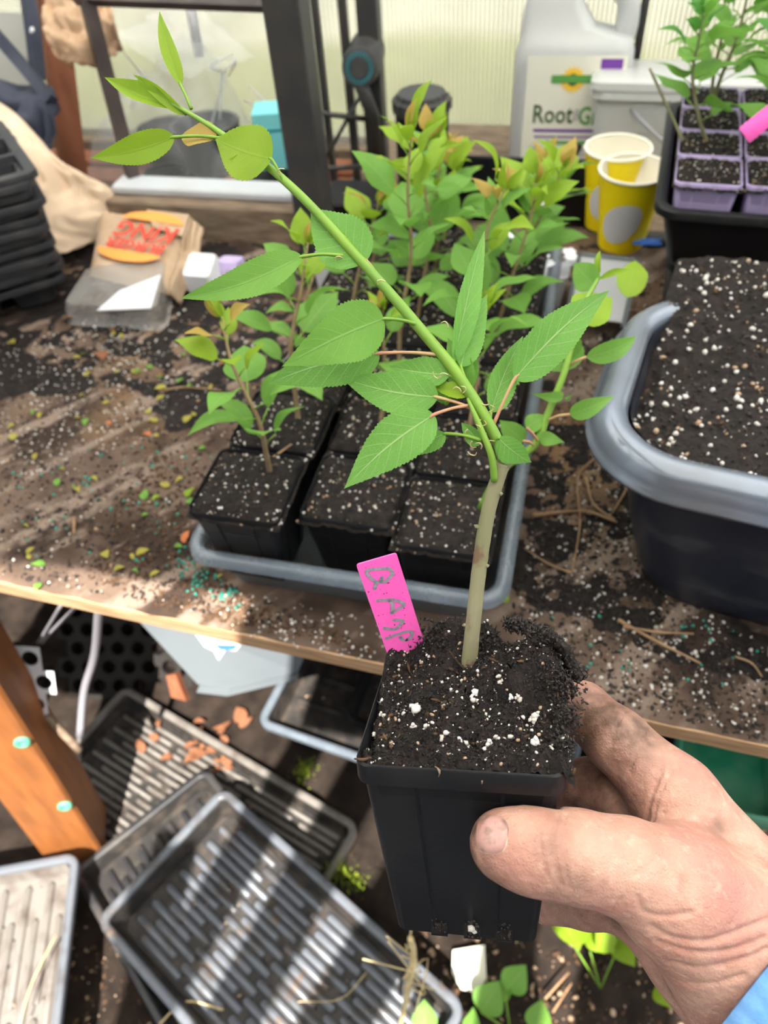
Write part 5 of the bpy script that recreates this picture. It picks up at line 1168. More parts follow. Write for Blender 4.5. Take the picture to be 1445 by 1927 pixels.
# ---- stem: woody cutting with a green leader leaning away to the left
mb = MB(); D0 = .312
W_ = [at(878, 1290, .314), at(882, 1255, .312), at(890, 1175, .305), at(903, 1060, .298), at(918, 965, .292), at(935, 905, .288), at(946, 872, .286)]
wl = smoothline(W_, 10)
tube(mb, wl, [.0029, .0033, .0031, .0030, .0029, .0028, .0030], 14, wob=.05)
for q, s_ in ((.18, 1), (.34, -1), (.5, 1), (.62, -1), (.78, 1)):       # bud scars
    i = int(q*(len(wl)-1)); p = wl[i]+np.array([s_*.0026, -.0008, .0]); blob(mb, p, .0013, 0, (.8, .8, 1.4), .3)
i = len(wl)-1; tube(mb, [wl[-2], wl[-1]+(wl[-1]-wl[-3])*1.2+np.array([.002, 0, 0])], [.0029, .0022], 10)       # cut stub
mb.build('woody_stem', 'bark', HELD)
mb = MB(); G_ = smoothline([at(950, 880, .286), at(938, 835, .284), at(915, 790, .283), at(888, 745, .283), at(850, 690, .284), at(800, 630, .286), at(745, 565, .288), at(680, 492, .291), at(620, 425, .294), at(560, 363, .297), at(500, 310, .301), at(450, 275, .305), at(400, 240, .310), at(350, 210, .316), at(305, 185, .322)], 6)
tube(mb, G_, [.0021, .0023, .0023, .0022, .0022, .0022, .0021, .0020, .0019, .0018, .0016, .0014, .0011, .0009, .0007], 10)
gs = mb.build('green_stem', 'stem_green', HELD)
mb = MB(); tube(mb, smoothline([at(930, 905, .285), at(925, 860, .281), at(908, 815, .280), at(893, 780, .280), at(880, 750, .282)], 5), [.0014, .0014, .0012, .0010, .0006], 8); mb.build('side_shoot', 'stem_green', HELD)
# leaves: (petiole start px, base px, tip px, width m, depth stem/base/tip, material, roll, bend, fold, opts)
LV = [
 ((360, 205), (340, 160), (300, 20), .0068, .316, .318, .322, 'leaf_young', .2, .06, .5),
 ((305, 185), (330, 205), (196, 145), .0080, .322, .320, .330, 'leaf_young', .5, .05, .8),
 ((330, 200), (350, 215), (250, 140), .0050, .322, .318, .325, 'leaf_young', -.4, .05, .9),
 ((430, 262), (328, 258), (170, 297), .0120, .307, .312, .318, 'leaf_young', .15, .05, .3),
 ((430, 262), (405, 262), (340, 256), .0085, .308, .309, .318, 'leaf_bronze', .9, .08, .3),
 ((536, 345), (511, 300), (405, 262), .0215, .298, .296, .306, 'leaf_young', .25, .10, .1),
 ((452, 285), (470, 298), (430, 300), .004, .304, .303, .30, 'leaf_young', .3, .1, .4),
 ((724, 540), (690, 491), (584, 392), .0215, .289, .291, .300, 'leaf', .1, .08, .12),
 ((645, 481), (568, 483), (338, 562), .0125, .291, .288, .290, 'leaf_mid', .35, .22, .3),
 ((790, 612), (722, 600), (530, 690), .0205, .286, .280, .262, 'leaf_mid', -.25, .16, .16),
 ((828, 668), (714, 665), (503, 723), .0185, .285, .286, .296, 'leaf', -.1, .10, .15),
 ((900, 775), (824, 748), (640, 710), .0165, .283, .283, .290, 'leaf', .1, .04, .12),
 ((890, 762), (817, 780), (647, 920), .0185, .283, .279, .276, 'leaf', -.1, .05, .10),
 ((905, 828), (838, 816), (752, 856), .0085, .281, .285, .292, 'leaf', -.3, .1, .4),
 ((878, 735), (846, 706), (732, 690), .0115, .284, .285, .292, 'leaf', .3, .10, .3),
 ((888, 748), (880, 745), (816, 730), .0060, .283, .284, .288, 'leaf_young', .6, .2, .5),
 ((928, 800), (968, 713), (1147, 546), .0165, .283, .281, .285, 'leaf', .25, .06, .2),
 ((922, 800), (924, 775), (984, 632), .0105, .284, .286, .292, 'leaf', .45, .05, .3),
 ((882, 742), (853, 680), (912, 432), .0085, .283, .286, .300, 'leaf', .5, .12, .5),
 ((884, 745), (867, 690), (917, 553), .0110, .283, .287, .295, 'leaf', .3, .05, .35),
 ((882, 740), (882, 742), (842, 636), .0110, .283, .289, .296, 'leaf_mid', -.3, .08, .3),
 ((886, 748), (878, 738), (890, 655), .0075, .283, .290, .296, 'leaf', -.5, .08, .4),
 ((912, 832), (905, 836), (868, 795), .0058, .281, .282, .286, 'leaf', -.5, .1, .4),
 ((940, 840), (938, 824), (1000, 870), .0095, .284, .280, .282, 'leaf', .6, .30, .2),
 ((870, 720), (840, 760), (800, 668), .0080, .285, .291, .298, 'leaf_mid', .2, .08, .3),
]
for st, b0, t0, wd, d0, d1, d2, m, roll, bend, fold in LV:
    b_ = at(*b0, d1); t_ = at(*t0, d2); ax = t_-b_; ax /= np.linalg.norm(ax); n0 = camdir((b_+t_)/2); n0 = n0-ax*(n0@ax); n0 /= np.linalg.norm(n0)
    n1 = n0*math.cos(roll)+np.cross(ax, n0)*math.sin(roll)
    mb = MB(); Ln = np.linalg.norm(t_-b_)
    leaf_mesh(mb, b_, t_, wd/ max(.5, math.cos(roll)), n1, bend*.5, fold, .07, roll*.3, nl=120 if Ln > .02 else 50, nw=6, teeth=max(9, int(Ln*620)), shape=.36, side=.04*(1 if roll > 0 else -1)*(2.2 if b0 == (568, 483) else 1), tooth=.050)
    o = mb.build('leaf', m, gs); setuv(o, mb)
    s_ = at(*st, d0)
    if np.linalg.norm(s_-b_) > .002:
        mb = MB(); md = (s_+b_)/2+np.array([0, 0, .0008]); tube(mb, smoothline([s_, md, b_, b_+ax*Ln*.05], 4), [.0008, .0006, .0007, .0004], 6); mb.build('petiole', 'stem_red' if m == 'leaf' and wd > .015 else 'stem_green', gs)
mb = MB()
for px, py in ((843, 705), (815, 700), (890, 745), (905, 760), (868, 738), (900, 800), (915, 815), (895, 812), (880, 808), (930, 830), (920, 775), (645, 485), (842, 618), (725, 530), (905, 845), (880, 850), (870, 740), (535, 318), (905, 790), (888, 830)):
    p = at(px, py, .281); a = U(0, 6.28); v1 = V3((math.cos(a), 0, math.sin(a)))*.0028; v2 = V3((math.cos(a+1.5), 0, math.sin(a+1.5)))*.0022
    tube(mb, smoothline([p, p+v1*.6, p+v1+v2*.5, p+v1*.7+v2*1.2], 4), [.00022, .00025, .00012], 5)
stuff(mb.build('stipules', 'straw', gs))

# ---- pink tag with handwritten letters
tl, tr_, bl, br = at(670, 1063, .300), at(746, 1041, .2995), at(737, 1262, .331), at(800, 1245, .329)
tag_ = thing('plant_tag', (bl+br)/2, 'bright pink plant tag with silver handwriting standing in the held pot', 'tag')
tx = tr_-tl; wT = np.linalg.norm(tx); tx /= wT; ty = bl-tl; ty -= tx*(ty@tx); hT = np.linalg.norm(ty); ty /= hT; tz = np.cross(ty, tx); 
if tz@camdir(tl) < 0: tz = -tz
TGM = np.eye(4); TGM[:3, 0] = tx; TGM[:3, 1] = ty; TGM[:3, 2] = tz; TGM[:3, 3] = tl
mb = MB(); rr = [rrect(wT/2, (hT+.02)/2, .0012, z, 4)+np.array([wT/2, (hT+.02)/2, 0]) for z in (-.0007, 0)]; loft(mb, rr, True, True, TGM); mb.build('tag_body', 'pink', tag_, smooth=False)
def ontag(px, py, off=.0001):
    d = ray(px, py); t_ = ((tl-CAM)@tz)/(d@tz); return CAM+d*t_+tz*off
def zc(x, y): return (650+x*300/1445, 1000+y*300/1445)
STR = {'letter_q': [[(270, 450), (215, 410), (190, 360), (240, 342), (330, 336), (390, 335), (425, 375), (400, 415), (350, 455), (320, 450), (330, 415)], [(330, 450), (275, 470), (265, 515)]],
       'letter_a': [[(290, 625), (360, 618), (450, 622), (530, 655), (490, 690), (425, 735)], [(400, 625), (425, 660), (420, 735)]],
       'letter_s': [[(440, 800), (490, 800), (520, 815), (480, 855), (455, 880), (400, 880), (350, 875)]],
       'letter_p': [[(370, 970), (430, 945), (500, 920), (560, 905), (605, 910), (590, 955), (545, 980), (505, 975), (500, 955)]]}
for nm, strokes in STR.items():
    mb = MB()
    for st in strokes:
        P = smoothline([ontag(*zc(*p)) for p in st], 6); T = np.gradient(P, axis=0); T /= np.linalg.norm(T, axis=1)[:, None]; sN = np.cross(tz, T); w_ = .00075; n = len(P)
        mb.add(np.concatenate([P-sN*w_, P+sN*w_, P-sN*w_+tz*.00012, P+sN*w_+tz*.00012]), [(2*n+i, 2*n+i+1, 3*n+i+1, 3*n+i) for i in range(n-1)])
        for e in (P[0], P[-1]): 
            fm = np.eye(4); fm[:3, 0] = tx; fm[:3, 1] = ty; fm[:3, 2] = tz; fm[:3, 3] = e+tz*.00012; mb.add(xf(fm, circ(w_, 0, 12)), [tuple(range(12))])
    mb.build(nm, 'ink', tag_, smooth=False)
mb = MB()
for _ in range(80):
    py = 1255-200*rng.random()**1.8; f_ = (py-1045)/215; px = 672+65*f_+75*rng.random(); p = ontag(px, py, .0002); blob(mb, p, .00012+.0003*rng.random()**3, 0, (1.5, .8, .5), .4, True)
stuff(mb.build('soil_specks', 'crumb', tag_))

# ================================================================ THE HAND
def surf_nets(D, o, h):
    s = D < 0; nx, ny, nz = D.shape
    cs = s[:-1, :-1, :-1].astype(int)
    cnt = sum(s[i:nx-1+i, j:ny-1+j, k:nz-1+k].astype(int) for i in (0, 1) for j in (0, 1) for k in (0, 1))
    act = (cnt > 0) & (cnt < 8); idx = -np.ones(act.shape, int); C = np.argwhere(act); idx[act] = np.arange(len(C))
    acc = np.zeros((len(C), 3)); n = np.zeros(len(C)); off = [(i, j, k) for i in (0, 1) for j in (0, 1) for k in (0, 1)]
    for a in off:
        for ax in range(3):
            if a[ax]: continue
            b = list(a); b[ax] = 1; da = D[C[:, 0]+a[0], C[:, 1]+a[1], C[:, 2]+a[2]]; db = D[C[:, 0]+b[0], C[:, 1]+b[1], C[:, 2]+b[2]]
            m = (da < 0) != (db < 0); t = np.where(m, da/(da-db+1e-12), 0); p = np.tile(np.array(a, float), (len(C), 1)); p[:, ax] += t
            acc[m] += p[m]; n[m] += 1
    V = o+(C+acc/n[:, None])*h; Fs = []
    for ax in range(3):
        u, v = (ax+1) % 3, (ax+2) % 3; sh = [slice(0, -1)]*3
        a = s[tuple(slice(0, -1) if q == ax else slice(1, -1) for q in range(3))]; b = s[tuple(slice(1, None) if q == ax else slice(1, -1) for q in range(3))]
        E_ = np.argwhere(a != b); E2 = E_.copy(); 
        for q in (u, v): E2[:, q] += 1
        def cell(du, dv): w_ = E2.copy(); w_[:, u] -= du; w_[:, v] -= dv; return idx[w_[:, 0], w_[:, 1], w_[:, 2]]
        q = np.stack([cell(1, 1), cell(0, 1), cell(0, 0), cell(1, 0)], 1); ins = a[tuple(E_.T)]
        q[~ins] = q[~ins][:, ::-1]; Fs.append(q)
    return V, np.concatenate(Fs)
def smin(a, b, k): h_ = np.clip(.5+.5*(b-a)/k, 0, 1); return b*(1-h_)+a*h_-k*h_*(1-h_)
def A3(px, py, d): return at(px, py, d)
chains = {
 'thumb': ([(944, 1588, .2605), (975, 1594, .260), (1020, 1602, .2595), (1090, 1612, .260), (1180, 1632, .262), (1275, 1680, .266), (1390, 1765, .272)], [.0112, .0126, .0137, .0146, .0158, .0215, .0265]),
 'index': ([(1270, 1500, .300), (1160, 1392, .312), (1095, 1335, .328), (1030, 1335, .350), (985, 1345, .360)], [.0160, .0130, .0118, .0108, .0098]),
 'middle': ([(1300, 1580, .308), (1180, 1502, .320), (1110, 1482, .334), (1040, 1480, .352)], [.0160, .0138, .0126, .0110]),
 'ring': ([(1310, 1650, .312), (1190, 1590, .326), (1110, 1580, .338), (1040, 1585, .352)], [.016, .0120, .0110, .0100]),
 'pinky': ([(1280, 1745, .312), (1180, 1700, .320), (1105, 1698, .328), (1030, 1696, .342)], [.0155, .0118, .0108, .0098])}
palm = [([(1270, 1505, .300), (1440, 1722, .285)], [.0165, .022]), ([(1300, 1580, .308), (1440, 1760, .292)], [.0165, .022]), ([(1310, 1650, .312), (1430, 1800, .295)], [.0165, .022]),
        ([(1275, 1745, .312), (1395, 1880, .300)], [.0155, .0200]), ([(1275, 1680, .268), (1300, 1560, .298)], [.0125, .0120]), ([(1390, 1765, .272), (1440, 1840, .276), (1600, 1960, .276), (1700, 2060, .276)], [.0265, .0285, .0315, .034]),
        ([(1395, 1880, .300), (1450, 1900, .290), (1600, 2040, .285)], [.020, .024, .030]), ([(1190, 1690, .315), (1300, 1800, .308), (1395, 1890, .300)], [.0125, .017, .019]), ([(1275, 1680, .270), (1380, 1830, .280)], [.0195, .022])]
allp = [A3(*p) for c in list(chains.values())+palm for p in c[0]]; lo = np.min(allp, 0)-.04; hi = np.max(allp, 0)+.04
h = .00125; nn = np.ceil((hi-lo)/h).astype(int)
X_, Y_, Z_ = np.meshgrid(*[lo[i]+h*np.arange(nn[i]) for i in range(3)], indexing='ij'); X_ = X_.astype(np.float32); Y_ = Y_.astype(np.float32); Z_ = Z_.astype(np.float32)
def cap_sdf(a, b, ra, rb):
    a = V3(a); b = V3(b); d = b-a; L2 = d@d
    t = np.clip(((X_-a[0])*d[0]+(Y_-a[1])*d[1]+(Z_-a[2])*d[2])/L2, 0, 1)
    return np.sqrt((X_-a[0]-t*d[0])**2+(Y_-a[1]-t*d[1])**2+(Z_-a[2]-t*d[2])**2)-(ra+(rb-ra)*t)
def chain_sdf(ps, rs, k=.004):
    q = [A3(*p) for p in ps]; D = None
    for i in range(len(q)-1):
        c = cap_sdf(q[i], q[i+1], rs[i], rs[i+1]); D = c if D is None else smin(D, c, k)
    return D
P_ = None
for ps, rs in palm: c = chain_sdf(ps, rs, .008); P_ = c if P_ is None else smin(P_, c, .010)
Fg = None
for nm in ('index', 'middle', 'ring', 'pinky'):
    c = chain_sdf(*chains[nm]); Fg = c if Fg is None else smin(Fg, c, .0022)
D_ = smin(P_, Fg, .007); D_ = smin(D_, chain_sdf(*chains['thumb'], k=.006), .007)
# cut by the pot so flesh presses against it instead of entering it
HX = HI[0, 0]*X_+HI[0, 1]*Y_+HI[0, 2]*Z_+HI[0, 3]; HY = HI[1, 0]*X_+HI[1, 1]*Y_+HI[1, 2]*Z_+HI[1, 3]; HZ = HI[2, 0]*X_+HI[2, 1]*Y_+HI[2, 2]*Z_+HI[2, 3]
hw_ = .0276+(.0355-.0276)*(HZ+.088)/.080; hw_ = np.where(HZ > -.0088, .0379, hw_)+.0003
pot_sd = np.maximum(np.maximum(np.abs(HX), np.abs(HY))-hw_, np.maximum(HZ-.0005, -.088-HZ)); D_ = np.maximum(D_, -pot_sd)
Vh, Fh = surf_nets(D_, lo, h); del X_, Y_, Z_, HX, HY, HZ, pot_sd, hw_, Fg, P_
# smooth
def vsmooth(V, Fq, it, lam):
    E_ = np.concatenate([Fq[:, [0, 1]], Fq[:, [1, 2]], Fq[:, [2, 3]], Fq[:, [3, 0]]]); n = np.bincount(E_[:, 0], minlength=len(V))+np.bincount(E_[:, 1], minlength=len(V))
    for _ in range(it):
        S_ = np.zeros_like(V)
        for c in range(3): S_[:, c] = np.bincount(E_[:, 0], V[E_[:, 1], c], len(V))+np.bincount(E_[:, 1], V[E_[:, 0], c], len(V))
        V = V+lam*(S_/np.maximum(n, 1)[:, None]-V)
    return V
Vh = vsmooth(Vh, Fh, 5, .5)
def vnormals(V, Fq):
    n = np.cross(V[Fq[:, 2]]-V[Fq[:, 0]], V[Fq[:, 3]]-V[Fq[:, 1]]); N_ = np.zeros_like(V)
    for k in range(4):
        for c in range(3): N_[:, c] += np.bincount(Fq[:, k], n[:, c], len(V))
    return N_/(np.linalg.norm(N_, axis=1)[:, None]+1e-12)
def subdiv(V, Fq):
    E_ = np.sort(np.concatenate([Fq[:, [0, 1]], Fq[:, [1, 2]], Fq[:, [2, 3]], Fq[:, [3, 0]]]), 1); U_, inv = np.unique(E_, axis=0, return_inverse=True); inv = inv.reshape(4, -1)
    n0 = len(V); nf = len(Fq); V2 = np.concatenate([V, V[U_].mean(1), V[Fq].mean(1)]); e = inv+n0; f = np.arange(nf)+n0+len(U_)
    F2 = np.concatenate([np.stack([Fq[:, k], e[k], f, e[k-1]], 1) for k in range(4)]); return V2, F2
Vh, Fh = subdiv(Vh, Fh); Vh = vsmooth(Vh, Fh, 2, .5)
Nh = vnormals(Vh, Fh)
if ((CAM-Vh)*Nh).sum() > 0: Fh = Fh[:, ::-1]; Nh = -Nh
pr = proj(Vh); fw_ = (Nh*(CAM-Vh)/np.linalg.norm(CAM-Vh, axis=1)[:, None]).sum(1); face = fw_ > .05; fw_ = np.clip((fw_-.1)/.4, 0, 1)
def crease(pts, w_px, dep, ridge=0):
    global Vh
    Q = smoothline([np.array([x, y, 0.]) for x, y in pts], 8)[:, :2]; best = np.full(len(Vh), 1e9); m = face
    for a, b in zip(Q[:-1], Q[1:]):
        d = b-a; t = np.clip(((pr[m, :2]-a)@d)/(d@d+1e-9), 0, 1); dd = np.linalg.norm(pr[m, :2]-a-t[:, None]*d, axis=1); best[m] = np.minimum(best[m], dd)
    g = np.exp(-(best/w_px)**2); Vh = Vh-Nh*(g*dep*fw_)[:, None]
    if ridge: Vh = Vh+Nh*(np.exp(-((best-w_px*2.2)/w_px)**2)*ridge)[:, None]
for pts, w_, d_ in [([(1028, 1545), (1018, 1580), (1022, 1625), (1035, 1660)], 5, .0005), ([(1050, 1535), (1042, 1575), (1046, 1620), (1055, 1665)], 4, .0005), ([(1065, 1530), (1060, 1575), (1064, 1625), (1072, 1670)], 4, .0004), ([(1008, 1560), (1003, 1600), (1012, 1640)], 4, .0003),
    ([(1200, 1690), (1212, 1716), (1250, 1725), (1300, 1718)], 6, .0007), ([(1225, 1745), (1270, 1768), (1340, 1770), (1445, 1730)], 7, .0010), ([(1240, 1775), (1300, 1792), (1370, 1790), (1440, 1765)], 6, .0009), ([(1262, 1812), (1320, 1822), (1400, 1805), (1445, 1785)], 6, .0008), ([(1290, 1850), (1340, 1852), (1400, 1835)], 5, .0006),
    ([(1215, 1545), (1225, 1500), (1245, 1450)], 5, .0010), ([(1228, 1550), (1240, 1500), (1270, 1440)], 3, .0004), ([(1180, 1335), (1160, 1365), (1150, 1400)], 4, .0004), ([(1230, 1370), (1205, 1400), (1185, 1450)], 5, .0006), ([(1205, 1660), (1230, 1620), (1250, 1640)], 3, .0002), ([(1250, 1530), (1320, 1560), (1380, 1600)], 5, .0004), ([(1170, 1690), (1150, 1720), (1148, 1745)], 4, .0005), ([(1165, 1500), (1140, 1530)], 4, .0005)]: crease(pts, w_, d_*1.0)
# dirt attribute: stains with their own shape (thumb tip, index finger, little finger, specks)
dirt = np.zeros(len(Vh))
for px, py, d, r_, s_ in ((895, 1600, .262, .014, 1.0), (930, 1640, .262, .012, .8), (960, 1655, .262, .010, .8), (1060, 1640, .25, .010, .6), (1000, 1640, .262, .010, .5), (1040, 1590, .25, .010, .45), (1130, 1345, .310, .020, 1.0), (1175, 1390, .305, .016, .9), (1215, 1365, .30, .012, 1.), (1110, 1440, .33, .026, .9), (1160, 1480, .31, .020, .55), (1080, 1700, .32, .025, .45), (1275, 1655, .250, .0026, 1.6), (1255, 1660, .250, .0016, 1.2), (1335, 1575, .28, .006, .8), (1350, 1560, .28, .004, .8), (1280, 1850, .29, .009, 1.0), (1160, 1730, .305, .010, .8), (885, 1560, .262, .006, 1.2), (1095, 1520, .32, .014, .8)):
    c = at(px, py, d); dirt = np.maximum(dirt, s_*np.exp(-(np.linalg.norm(Vh-c, axis=1)/r_)**2))
HAND = tag(bpy.data.objects.new('person', bpy.data.meshes.new('person')), 'bare dirty hand of a person gripping the black pot, thumb across its front', 'person'); COL.objects.link(HAND); ORG[HAND.name] = np.zeros(3)
me = HAND.data; me.from_pydata(Vh.tolist(), [], Fh.tolist()); me.polygons.foreach_set('use_smooth', [True]*len(Fh)); at_ = me.attributes.new('dirt', 'FLOAT', 'POINT'); at_.data.foreach_set('value', dirt.astype(np.float32))
def skin():
    m = bpy.data.materials.new('skin'); m.use_nodes = True; nt = m.node_tree; N = nt.nodes; L = nt.links; b = N['Principled BSDF']
    b.inputs['Roughness'].default_value = .50; b.inputs['Specular IOR Level'].default_value = .35; b.inputs['Subsurface Weight'].default_value = .12; b.inputs['Subsurface Radius'].default_value = (.004, .0015, .0008); b.inputs['Subsurface Scale'].default_value = 1
    tc = N.new('ShaderNodeTexCoord'); at_ = N.new('ShaderNodeAttribute'); at_.attribute_name = 'dirt'
    def nz(sc, det=6):
        n = N.new('ShaderNodeTexNoise'); n.inputs['Scale'].default_value = sc; n.inputs['Detail'].default_value = det; L.new(tc.outputs['Object'], n.inputs['Vector']); return n.outputs[0]
    def mix(f, a, c):
        x = N.new('ShaderNodeMix'); x.data_type = 'RGBA'; L.new(f, x.inputs[0])
        for s_, v in ((6, a), (7, c)):
            if isinstance(v, tuple): x.inputs[s_].default_value = (*v, 1)
            else: L.new(v, x.inputs[s_])
        return x.outputs[2]
    def mr(s_, a, c, o0=0, o1=1): r_ = N.new('ShaderNodeMapRange'); L.new(s_, r_.inputs[0]); r_.inputs[1].default_value = a; r_.inputs[2].default_value = c; r_.inputs[3].default_value = o0; r_.inputs[4].default_value = o1; return r_.outputs[0]
    def mul(a, c): x = N.new('ShaderNodeMath'); x.operation = 'MULTIPLY'; x.use_clamp = True; L.new(a, x.inputs[0]); L.new(c, x.inputs[1]); return x.outputs[0]
    c = mix(mr(nz(70), .35, .65), (.54, .315, .235), (.45, .22, .165)); c = mix(mr(nz(22), .5, .72), c, (.44, .20, .16)); c = mix(mr(nz(240), .55, .75, 0, .4), c, (.70, .48, .38))
    c = mix(mul(at_.outputs['Fac'], mr(nz(170, 9), .28, .70, .55, 1.35)), c, (.13, .070, .048))
    c = mix(mr(nz(900, 2), .70, .74, 0, .5), c, (.30, .15, .10))
    L.new(c, b.inputs['Base Color'])
    vo = N.new('ShaderNodeTexVoronoi'); vo.inputs['Scale'].default_value = 900; vo.feature = 'DISTANCE_TO_EDGE'; mp = N.new('ShaderNodeMapping'); mp.inputs['Scale'].default_value = (1, 1, .5); L.new(tc.outputs['Object'], mp.inputs[0]); L.new(mp.outputs[0], vo.inputs['Vector'])
    b1 = N.new('ShaderNodeBump'); b1.inputs['Strength'].default_value = .6; b1.inputs['Distance'].default_value = .0004; L.new(vo.outputs[0], b1.inputs['Height'])
    b2 = N.new('ShaderNodeBump'); b2.inputs['Strength'].default_value = .6; b2.inputs['Distance'].default_value = .0016; L.new(nz(260), b2.inputs['Height']); L.new(b1.outputs[0], b2.inputs['Normal']); L.new(b2.outputs[0], b.inputs['Normal']); return m
M['skin'] = skin(); me.materials.append(M['skin'])
# thumb nail
M['nail'] = mat('nail', (.50, .28, .24), .34, .5, var=(.40, .21, .18), scale=120, var2=(.22, .13, .10), scale2=200, lo2=.50, hi2=.66, bump=.2, bscale=300)
M['nail_tip'] = mat('nail_tip', (.20, .11, .08), .5, .4, var=(.50, .36, .28), scale=220)
bvh = BVHTree.FromPolygons([Vector(v) for v in Vh], [tuple(f) for f in Fh])
def hit(px, py):
    d = Vector(ray(px, py)).normalized(); r_ = bvh.ray_cast(Vector(CAM), d); return (np.array(r_[0]), np.array(r_[1])) if r_[0] else (None, None)
def patch(name, c, ax_, wd_, m, off=.0005, nu=16, nv=14, sup=3.0):
    P = []; cx_, cy_ = c; ux = np.array([math.cos(ax_), math.sin(ax_)]); uy = np.array([-ux[1], ux[0]])
    for j in range(nv+1):
        for i in range(nu+1):
            u = 2*i/nu-1; v = 2*j/nv-1; s_ = (abs(u)**sup+abs(v)**sup)**(1/sup); mx_ = max(abs(u), abs(v)); k = mx_/s_ if s_ > 0 else 1
            q = np.array([cx_, cy_])+ux*u*k*wd_[0]+uy*v*k*wd_[1]; p, n = hit(*q)
            if p is None: p, n = hit(*(np.array([cx_, cy_])+(q-np.array([cx_, cy_]))*.8))
            e = max(0, 1-mx_**6); P.append(p+n*(off*e-.0003*(1-e)))
    mb = MB(); W2 = nu+1; mb.add(P, [(j*W2+i, (j+1)*W2+i, (j+1)*W2+i+1, j*W2+i+1) for j in range(nv) for i in range(nu)]); return mb.build(name, m, HAND)
patch('nail_bed', (926, 1571), .10, (36, 43), 'nail_tip', .0002)
patch('thumb_nail', (925, 1570), .10, (31, 38), 'nail', .0012)
# ribbed blue sleeve
mb = MB(); d = np.cross(ray(1446, 1838), ray(1375, 1927)); d /= np.linalg.norm(d); d = d if d@(at(1600, 2000, .28)-at(1443, 1842, .28)) > 0 else -d
lx = (Vh-at(1446, 1838, .28))@d; sel = Vh[(lx > -.001) & (lx < .012)]; s0 = sel.mean(0); s0 = s0-d*((s0-at(1446, 1838, .28))@d); Mx = frame(s0, d, camdir(s0)); rings = []
loc_ = (sel-s0)@Mx[:3, :3]; th_ = np.arctan2(loc_[:, 2], loc_[:, 1]); rd_ = np.hypot(loc_[:, 1], loc_[:, 2]); HB = np.array([rd_[np.abs((th_-t+math.pi) % (2*math.pi)-math.pi) < .35].max() for t in np.arange(150)*2*math.pi/150])
for _ in range(30): HB = (np.roll(HB, 1)+HB+np.roll(HB, -1))/3
HB = HB+.0012
NR = 150
for x_, r_ in [(-.002, .0425), (-.0015, .0442), (.004, .0452), (.012, .0458), (.03, .047), (.06, .050), (.10, .053)]:
    a = np.arange(NR)*2*math.pi/NR; rr = HB+(r_-.0425)+.0006*np.cos(a*50)*(x_ > -.0018); rings.append(np.stack([np.full(NR, x_), rr*np.cos(a), rr*np.sin(a)], 1))
rings = [np.stack([np.full(NR, .02), (HB-.001)*np.cos(a), (HB-.001)*np.sin(a)], 1)]+rings
loft(mb, rings, False, False, Mx); mb.build('sleeve', 'sleeve', HAND)

# ================================================================ LOOSE BITS ON THE BENCH
def onb(px, py, dz=.0): 
    p = on(px, py, .684); return np.array([p[0], p[1], max(table_h(p[0], p[1]), spill_fn(p[0], p[1]), spill_fn2(p[0], p[1]))+dz])
def inst_region(mb, n, poly, rmin, rmax, mi, st=(1, .85, .75), pw=2.0, clump=None):
    poly = np.array(poly, float); x0, y0 = poly.min(0); x1, y1 = poly.max(0); k = 0
    while k < n:
        px, py = U(x0, x1), U(y0, y1)
        if clump is not None and clump(px, py) < rng.random(): continue
        ins = False; j = len(poly)-1
        for i in range(len(poly)):
            if (poly[i][1] > py) != (poly[j][1] > py) and px < (poly[j][0]-poly[i][0])*(py-poly[i][1])/(poly[j][1]-poly[i][1])+poly[i][0]: ins = not ins
            j = i
        if not ins: continue
        blob(mb, onb(px, py, .0004), rmin+(rmax-rmin)*rng.random()**pw, mi, st, .25); k += 1
mb = MB()
TLp = [(0, 640), (130, 600), (300, 610), (470, 560), (560, 640), (560, 700), (430, 900), (420, 980), (380, 1000), (400, 1080), (700, 1215), (0, 1080)]
inst_region(mb, 480, [(0, 640), (160, 620), (300, 650), (330, 800), (200, 850), (0, 900)], .0006, .0019, 0)
inst_region(mb, 240, TLp, .0005, .0018, 0); inst_region(mb, 90, TLp, .0006, .0025, 1)
inst_region(mb, 160, [(130, 600), (500, 560), (560, 700), (430, 760), (150, 720)], .0008, .0024, 0)
inst_region(mb, 900, [(1000, 980), (1060, 700), (1200, 500), (1290, 500), (1130, 800), (1210, 900), (1300, 1140), (1445, 1220), (1445, 1390), (1080, 1300), (960, 1200)], .0004, .0020, 0)
inst_region(mb, 120, [(420, 1100), (720, 1170), (720, 1250), (420, 1185)], .0006, .002, 0)
inst_region(mb, 120, [(440, 490), (1200, 500), (1200, 620), (440, 600)], .001, .003, 0)
t = mb.build('perlite_spill', ['perlite', 'perlite_tan']); tag(t, 'white perlite grains spilled over the bench top', 'perlite'); stuff(t)
mb = MB()
inst_region(mb, 60, [(330, 1020), (470, 1120), (450, 1150), (340, 1110)], .0014, .0021, 0, (1, 1, 1)); inst_region(mb, 75, [(0, 850), (400, 830), (420, 1000), (400, 1080), (50, 1060)], .0012, .002, 0, (1, 1, 1)); inst_region(mb, 26, [(960, 1150), (1445, 1180), (1445, 1300), (1000, 1260)], .0012, .0018, 0, (1, 1, 1))
t = mb.build('fertilizer_beads', 'teal_bead'); tag(t, 'small teal fertilizer beads scattered on the bench top', 'beads'); stuff(t)
mb = MB()
inst_region(mb, 3200, TLp, .0006, .0028, 0, (1.3, .7, .5), 3); inst_region(mb, 1500, [(150, 1080), (280, 840), (430, 900), (400, 1080), (720, 1230), (330, 1150)], .0006, .003, 1, (1.3, .7, .5), 2.5)
inst_region(mb, 3200, [(960, 1160), (1000, 980), (1060, 700), (1200, 500), (1290, 500), (1130, 800), (1210, 900), (1300, 1140), (1445, 1220), (1445, 1395), (1080, 1310)], .0005, .0026, 0, (1.3, .7, .5), 2.5)
